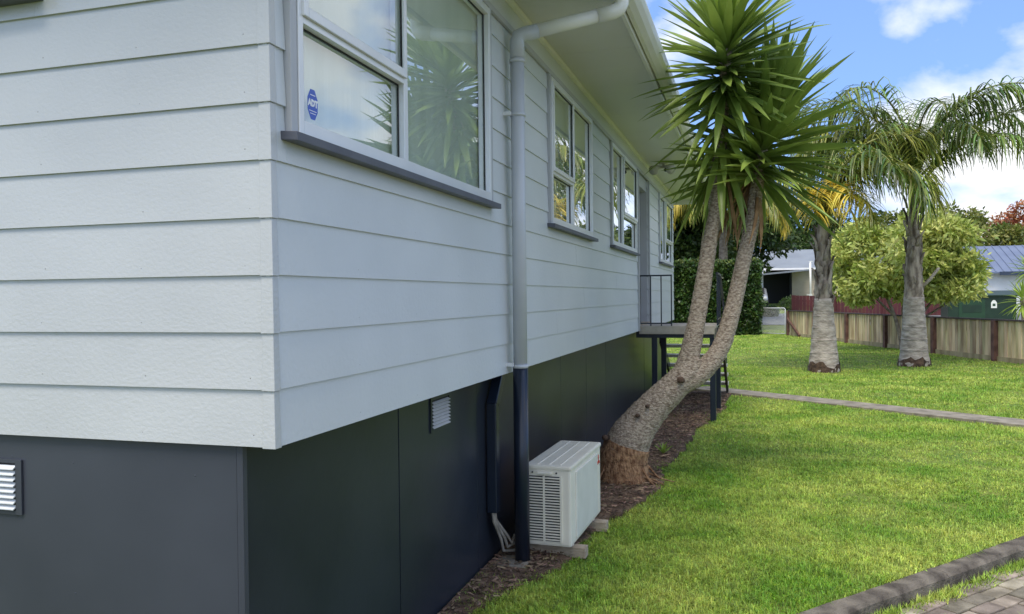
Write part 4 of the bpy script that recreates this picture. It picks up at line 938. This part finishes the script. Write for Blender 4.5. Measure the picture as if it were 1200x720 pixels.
# shrubs by the neighbour's lawn
for i, (x, y, s, lab) in enumerate(((1.75,55.5,.62,'small clipped round shrub in front of the parked car'),(4.0,56.2,.66,'small clipped round shrub in front of the beige weatherboard wall'),(2.6,50.5,.5,'small round shrub on the grass seen through the gate'))):
    b_ = thing('round_shrub', lab, 'shrub', (x, y, hgt(x,y)), 'round shrubs across the road'); MB().tube([(0,0,-.1),(0,0,s*.7)], .06, 6).build('stem', TWOOD, b_)
    leaves('foliage', [(0,0,s*.62)], [(s,s,s*.72)], 1800, .13, HLEAF, b_, 80+i, shell=.7)
# blue-roofed house at the right
BH = thing('blue_roofed_house', 'white house with a blue metal roof behind the green shed', 'house')
MB().box(14.2, 30, 52.2, 60, 0, 3.05).build('wall', WHITE, BH)
MB().prism([(51.6,2.98),(56,4.75),(60.6,2.98),(60.6,2.90),(56,4.67),(51.6,2.90)], 'x', 13.6, 31).build('roof', BROOF2, BH)
for k in range(40):
    x = 13.7+k*.43; MB().hexa([(x-.02,51.6,2.985),(x+.02,51.6,2.985),(x+.02,56,4.755),(x-.02,56,4.755),(x-.02,51.6,3.02),(x+.02,51.6,3.02),(x+.02,56,4.79),(x-.02,56,4.79)]).build('roof_rib', BROOF2, BH)
MB().box(15.6, 31, 51.48, 51.58, 2.78, 3.0).build('gutter', BFASC, BH)
MB().prism([(52.25,3.0),(56,4.6),(59.9,3.0)], 'x', 14.2, 14.26).build('gable', WHITE, BH)
bw = obj('window', None, BH); mb = MB(); mb.box(17.5,20,52.15,52.19,1.4,1.5); mb.box(17.5,20,52.15,52.19,2.5,2.6); mb.box(17.5,17.6,52.15,52.19,1.5,2.5); mb.box(19.9,20,52.15,52.19,1.5,2.5); mb.build('frame', BFASC, bw); MB().box(17.6,19.9,52.16,52.18,1.5,2.5).build('pane', DARKIN, bw)
# green shed
GS = thing('green_shed', 'low dark green shed with a white notice behind the paling fence', 'shed', (10.43, 40.0, 0))
MB().box(0, 2.85, 0, 1.6, -.1, 1.62).build('wall', GREEN, GS, bevel=.02); MB().prism([(-.1,1.60),(.8,1.80),(1.75,1.60),(1.75,1.66),(.8,1.87),(-.1,1.66)], 'x', -.08, 2.93).build('roof', GREEN, GS)
dd_ = MB().box(.45, 1.55, -.03, -.001, .1, 1.45).build('door', GREENL, GS, bevel=.01); MB().box(.6, 1.4, -.045, -.031, .85, 1.2).build('panel', GREEN, dd_)
mb = MB(); mb.prism([(1.80,1.05),(2.04,1.05),(2.04,1.30),(1.98,1.40),(1.92,1.43),(1.86,1.40),(1.80,1.30)], 'y', -.02, -.001); mb.build('notice', WHITE, GS); MB().box(1.86, 1.98, -.026, -.021, 1.14, 1.26).build('notice_mark', GREENL, GS)
# two yuccas behind the fence at the right
yl = [sword(.75,.07,c_,.5,YLEAF2) for c_ in (.1,.35,.5)]
for i, (x, y, z, s, lab) in enumerate(((9.75,26.6,1.55,1.0,'bright green yucca tuft just above the fence capping beside the green shed'),(10.5,28.6,2.55,.95,'taller bright yucca tuft in front of the blue roof'))):
    t = thing('small_yucca', lab, 'plant', (x, y, 0), 'yucca tufts beyond the fence'); P, Q = ringed([(0,0,-.05),(.05,0,z*.5),(0,0,z)], [.1,.08,.07], 8, 12, i, .05); MB().tube(P, Q, 10).build('trunk', BARK, t, True)
    c_ = obj('crown', None, t); rosette(c_, (0,0,z-.22), (0,0,z+.12), 55, R(135), R(8), yl, yl, s, 90+i)

# ------------------------------------------------------------------ grass
def blades(n_, dist, seed):
    pass
g = np.random.default_rng(3)
def vnoise(X, Y, s, seed):
    T = np.random.default_rng(seed).random((64, 64)); x, y = X*s, Y*s; i, j = np.floor(x).astype(int), np.floor(y).astype(int); fx_, fy_ = x-i, y-j
    fx_, fy_ = fx_*fx_*(3-2*fx_), fy_*fy_*(3-2*fy_); q = lambda a, b: T[a % 64, b % 64]
    return (q(i,j)*(1-fx_)+q(i+1,j)*fx_)*(1-fy_)+(q(i,j+1)*(1-fx_)+q(i+1,j+1)*fx_)*fy_
bandz = [(3.2, 6.5, 17000, 1), (6.5, 9.5, 11000, 1), (9.5, 14, 4800, 0), (14, 21, 1900, 0), (21, 42, 520, 0)]
AV = []; AF = []; off = 0
yawc = math.radians(16.724)
for d0, d1, dens, two in bandz:
    a0, a1 = -R(9), R(40)
    area = (a1-a0)/2*(d1*d1-d0*d0); n_ = int(area*dens)
    ang = g.uniform(a0, a1, n_); r = np.sqrt(g.uniform(d0*d0, d1*d1, n_))
    th = ang-yawc; X = CAM.x+np.sin(th)*r; Y = CAM.y+np.cos(th)*r
    vv = (X-KO.x)*KV.x+(Y-KO.y)*KV.y
    keep = (vv > -.004) & ~((X < -.12) & (Y < YE))
    keep &= ~(in_poly(X+.06*g.normal(size=n_)-.05*np.sin(Y*5), Y+.08*g.normal(size=n_), bed) & (g.random(n_) > .06))
    pd = (X-pa.x)*(-d.y)+(Y-pa.y)*d.x
    s_ = np.abs((X-pa.x)*nrm.x+(Y-pa.y)*nrm.y); keep &= ~((s_ < .27) & (X > .3))
    fs = (X-fa.x)*fn.x+(Y-fa.y)*fn.y; keep &= (fs > -1.5)
    keep &= ~((Y > HY0) & (X < HX1+.1))
    for (qx, qy) in ((3.17,17.8),(5.43,19.7)): keep &= (np.hypot(X-qx, Y-qy) > .34)
    # thin and worn patches
    pn = (vnoise(X, Y, 1.3, 1)+vnoise(X, Y, 4.1, 2)*.9+vnoise(X, Y, 11, 4)*.9)/1.4-1.0
    keep &= (g.random(n_) < np.clip(.78+.75*pn, .16, 1))
    X, Y, r, pn = X[keep], Y[keep], r[keep], pn[keep]; n_ = len(X)
    h = g.uniform(.020, .050, n_)*np.clip(1+.75*pn, .45, 1.7)*(1+.5*(g.random(n_) > .96)); w = g.uniform(.0022, .0048, n_)*np.maximum(1, r/6.5)*(1.5 if not two else 1)
    h *= np.where(r > 12, 1.15, 1)
    wd = g.random(n_) < .07*(1+.8*pn); w = np.where(wd, w*3.0, w); h = np.where(wd, h*.75, h)
    az = g.uniform(0, 6.283, n_); lean = np.where(wd, g.uniform(.9, 1.7, n_), g.uniform(.25, 1.35, n_)); fx, fy = np.cos(az), np.sin(az); wx, wy = -fy*w/2, fx*w/2
    z0 = -.012+.02*np.sin(X*1.7+.3*Y)*np.sin(Y*1.1+X*.4)
    B1 = np.stack([X-wx, Y-wy, z0], 1); B2 = np.stack([X+wx, Y+wy, z0], 1)
    T = np.stack([X+fx*h*lean, Y+fy*h*lean, z0+h*np.maximum(.25, 1.1-.55*lean)], 1)
    if two:
        m1 = np.stack([X+fx*h*lean*.35-wx*.9, Y+fy*h*lean*.35-wy*.9, z0+h*.62], 1); m2 = np.stack([X+fx*h*lean*.35+wx*.9, Y+fy*h*lean*.35+wy*.9, z0+h*.62], 1)
        AV.append(np.stack([B1, B2, m2, m1, T], 1).reshape(-1,3)); b = off+5*np.arange(n_)[:,None]
        AF.append(np.concatenate([b+np.array([[0,1,2]]), b+np.array([[0,2,3]]), b+np.array([[3,2,4]])])); off += 5*n_
    else:
        AV.append(np.stack([B1, B2, T], 1).reshape(-1,3)); b = off+3*np.arange(n_)[:,None]; AF.append(b+np.array([[0,1,2]])); off += 3*n_
# weeds along the foot of the kerb and between pavers
n_ = 9000
uu = g.uniform(.0, 6, n_); vv = -.132-np.abs(g.normal(0, .05, n_)); k_ = g.random(n_) < .35+.65*(np.sin(uu*5)*np.sin(uu*2.3+1) > -.1)
uu2 = g.uniform(.1, 6, 9000); rowi = g.integers(0, 16, 9000); vv2 = -.143-.114*rowi+g.normal(0, .008, 9000); k2 = (np.sin(uu2*3.1+rowi*1.7)*np.sin(uu2*1.3-rowi) > .15)
uu = np.concatenate([uu[k_], uu2[k2]]); vv = np.concatenate([vv[k_], vv2[k2]]); n_ = len(uu)
X = KO.x+KU.x*uu+KV.x*vv; Y = KO.y+KU.y*uu+KV.y*vv; h = g.uniform(.012, .05, n_)*np.where(vv > -.25, 1.3, .55); w = g.uniform(.004, .009, n_); az = g.uniform(0, 6.283, n_); lean = g.uniform(.4, 1.5, n_)
fx, fy = np.cos(az), np.sin(az); wx, wy = -fy*w/2, fx*w/2; z0 = -.092
AV.append(np.stack([np.stack([X-wx, Y-wy, X*0+z0],1), np.stack([X+wx, Y+wy, X*0+z0],1), np.stack([X+fx*h*lean, Y+fy*h*lean, z0+h],1)],1).reshape(-1,3)); b = off+3*np.arange(n_)[:,None]; AF.append(b+np.array([[0,1,2]]))
me = npmesh('grass', np.concatenate(AV), np.concatenate(AF), GRASS)
obj('grass', me, label='short green lawn grass around the house and palms', cat='grass', kind='stuff')
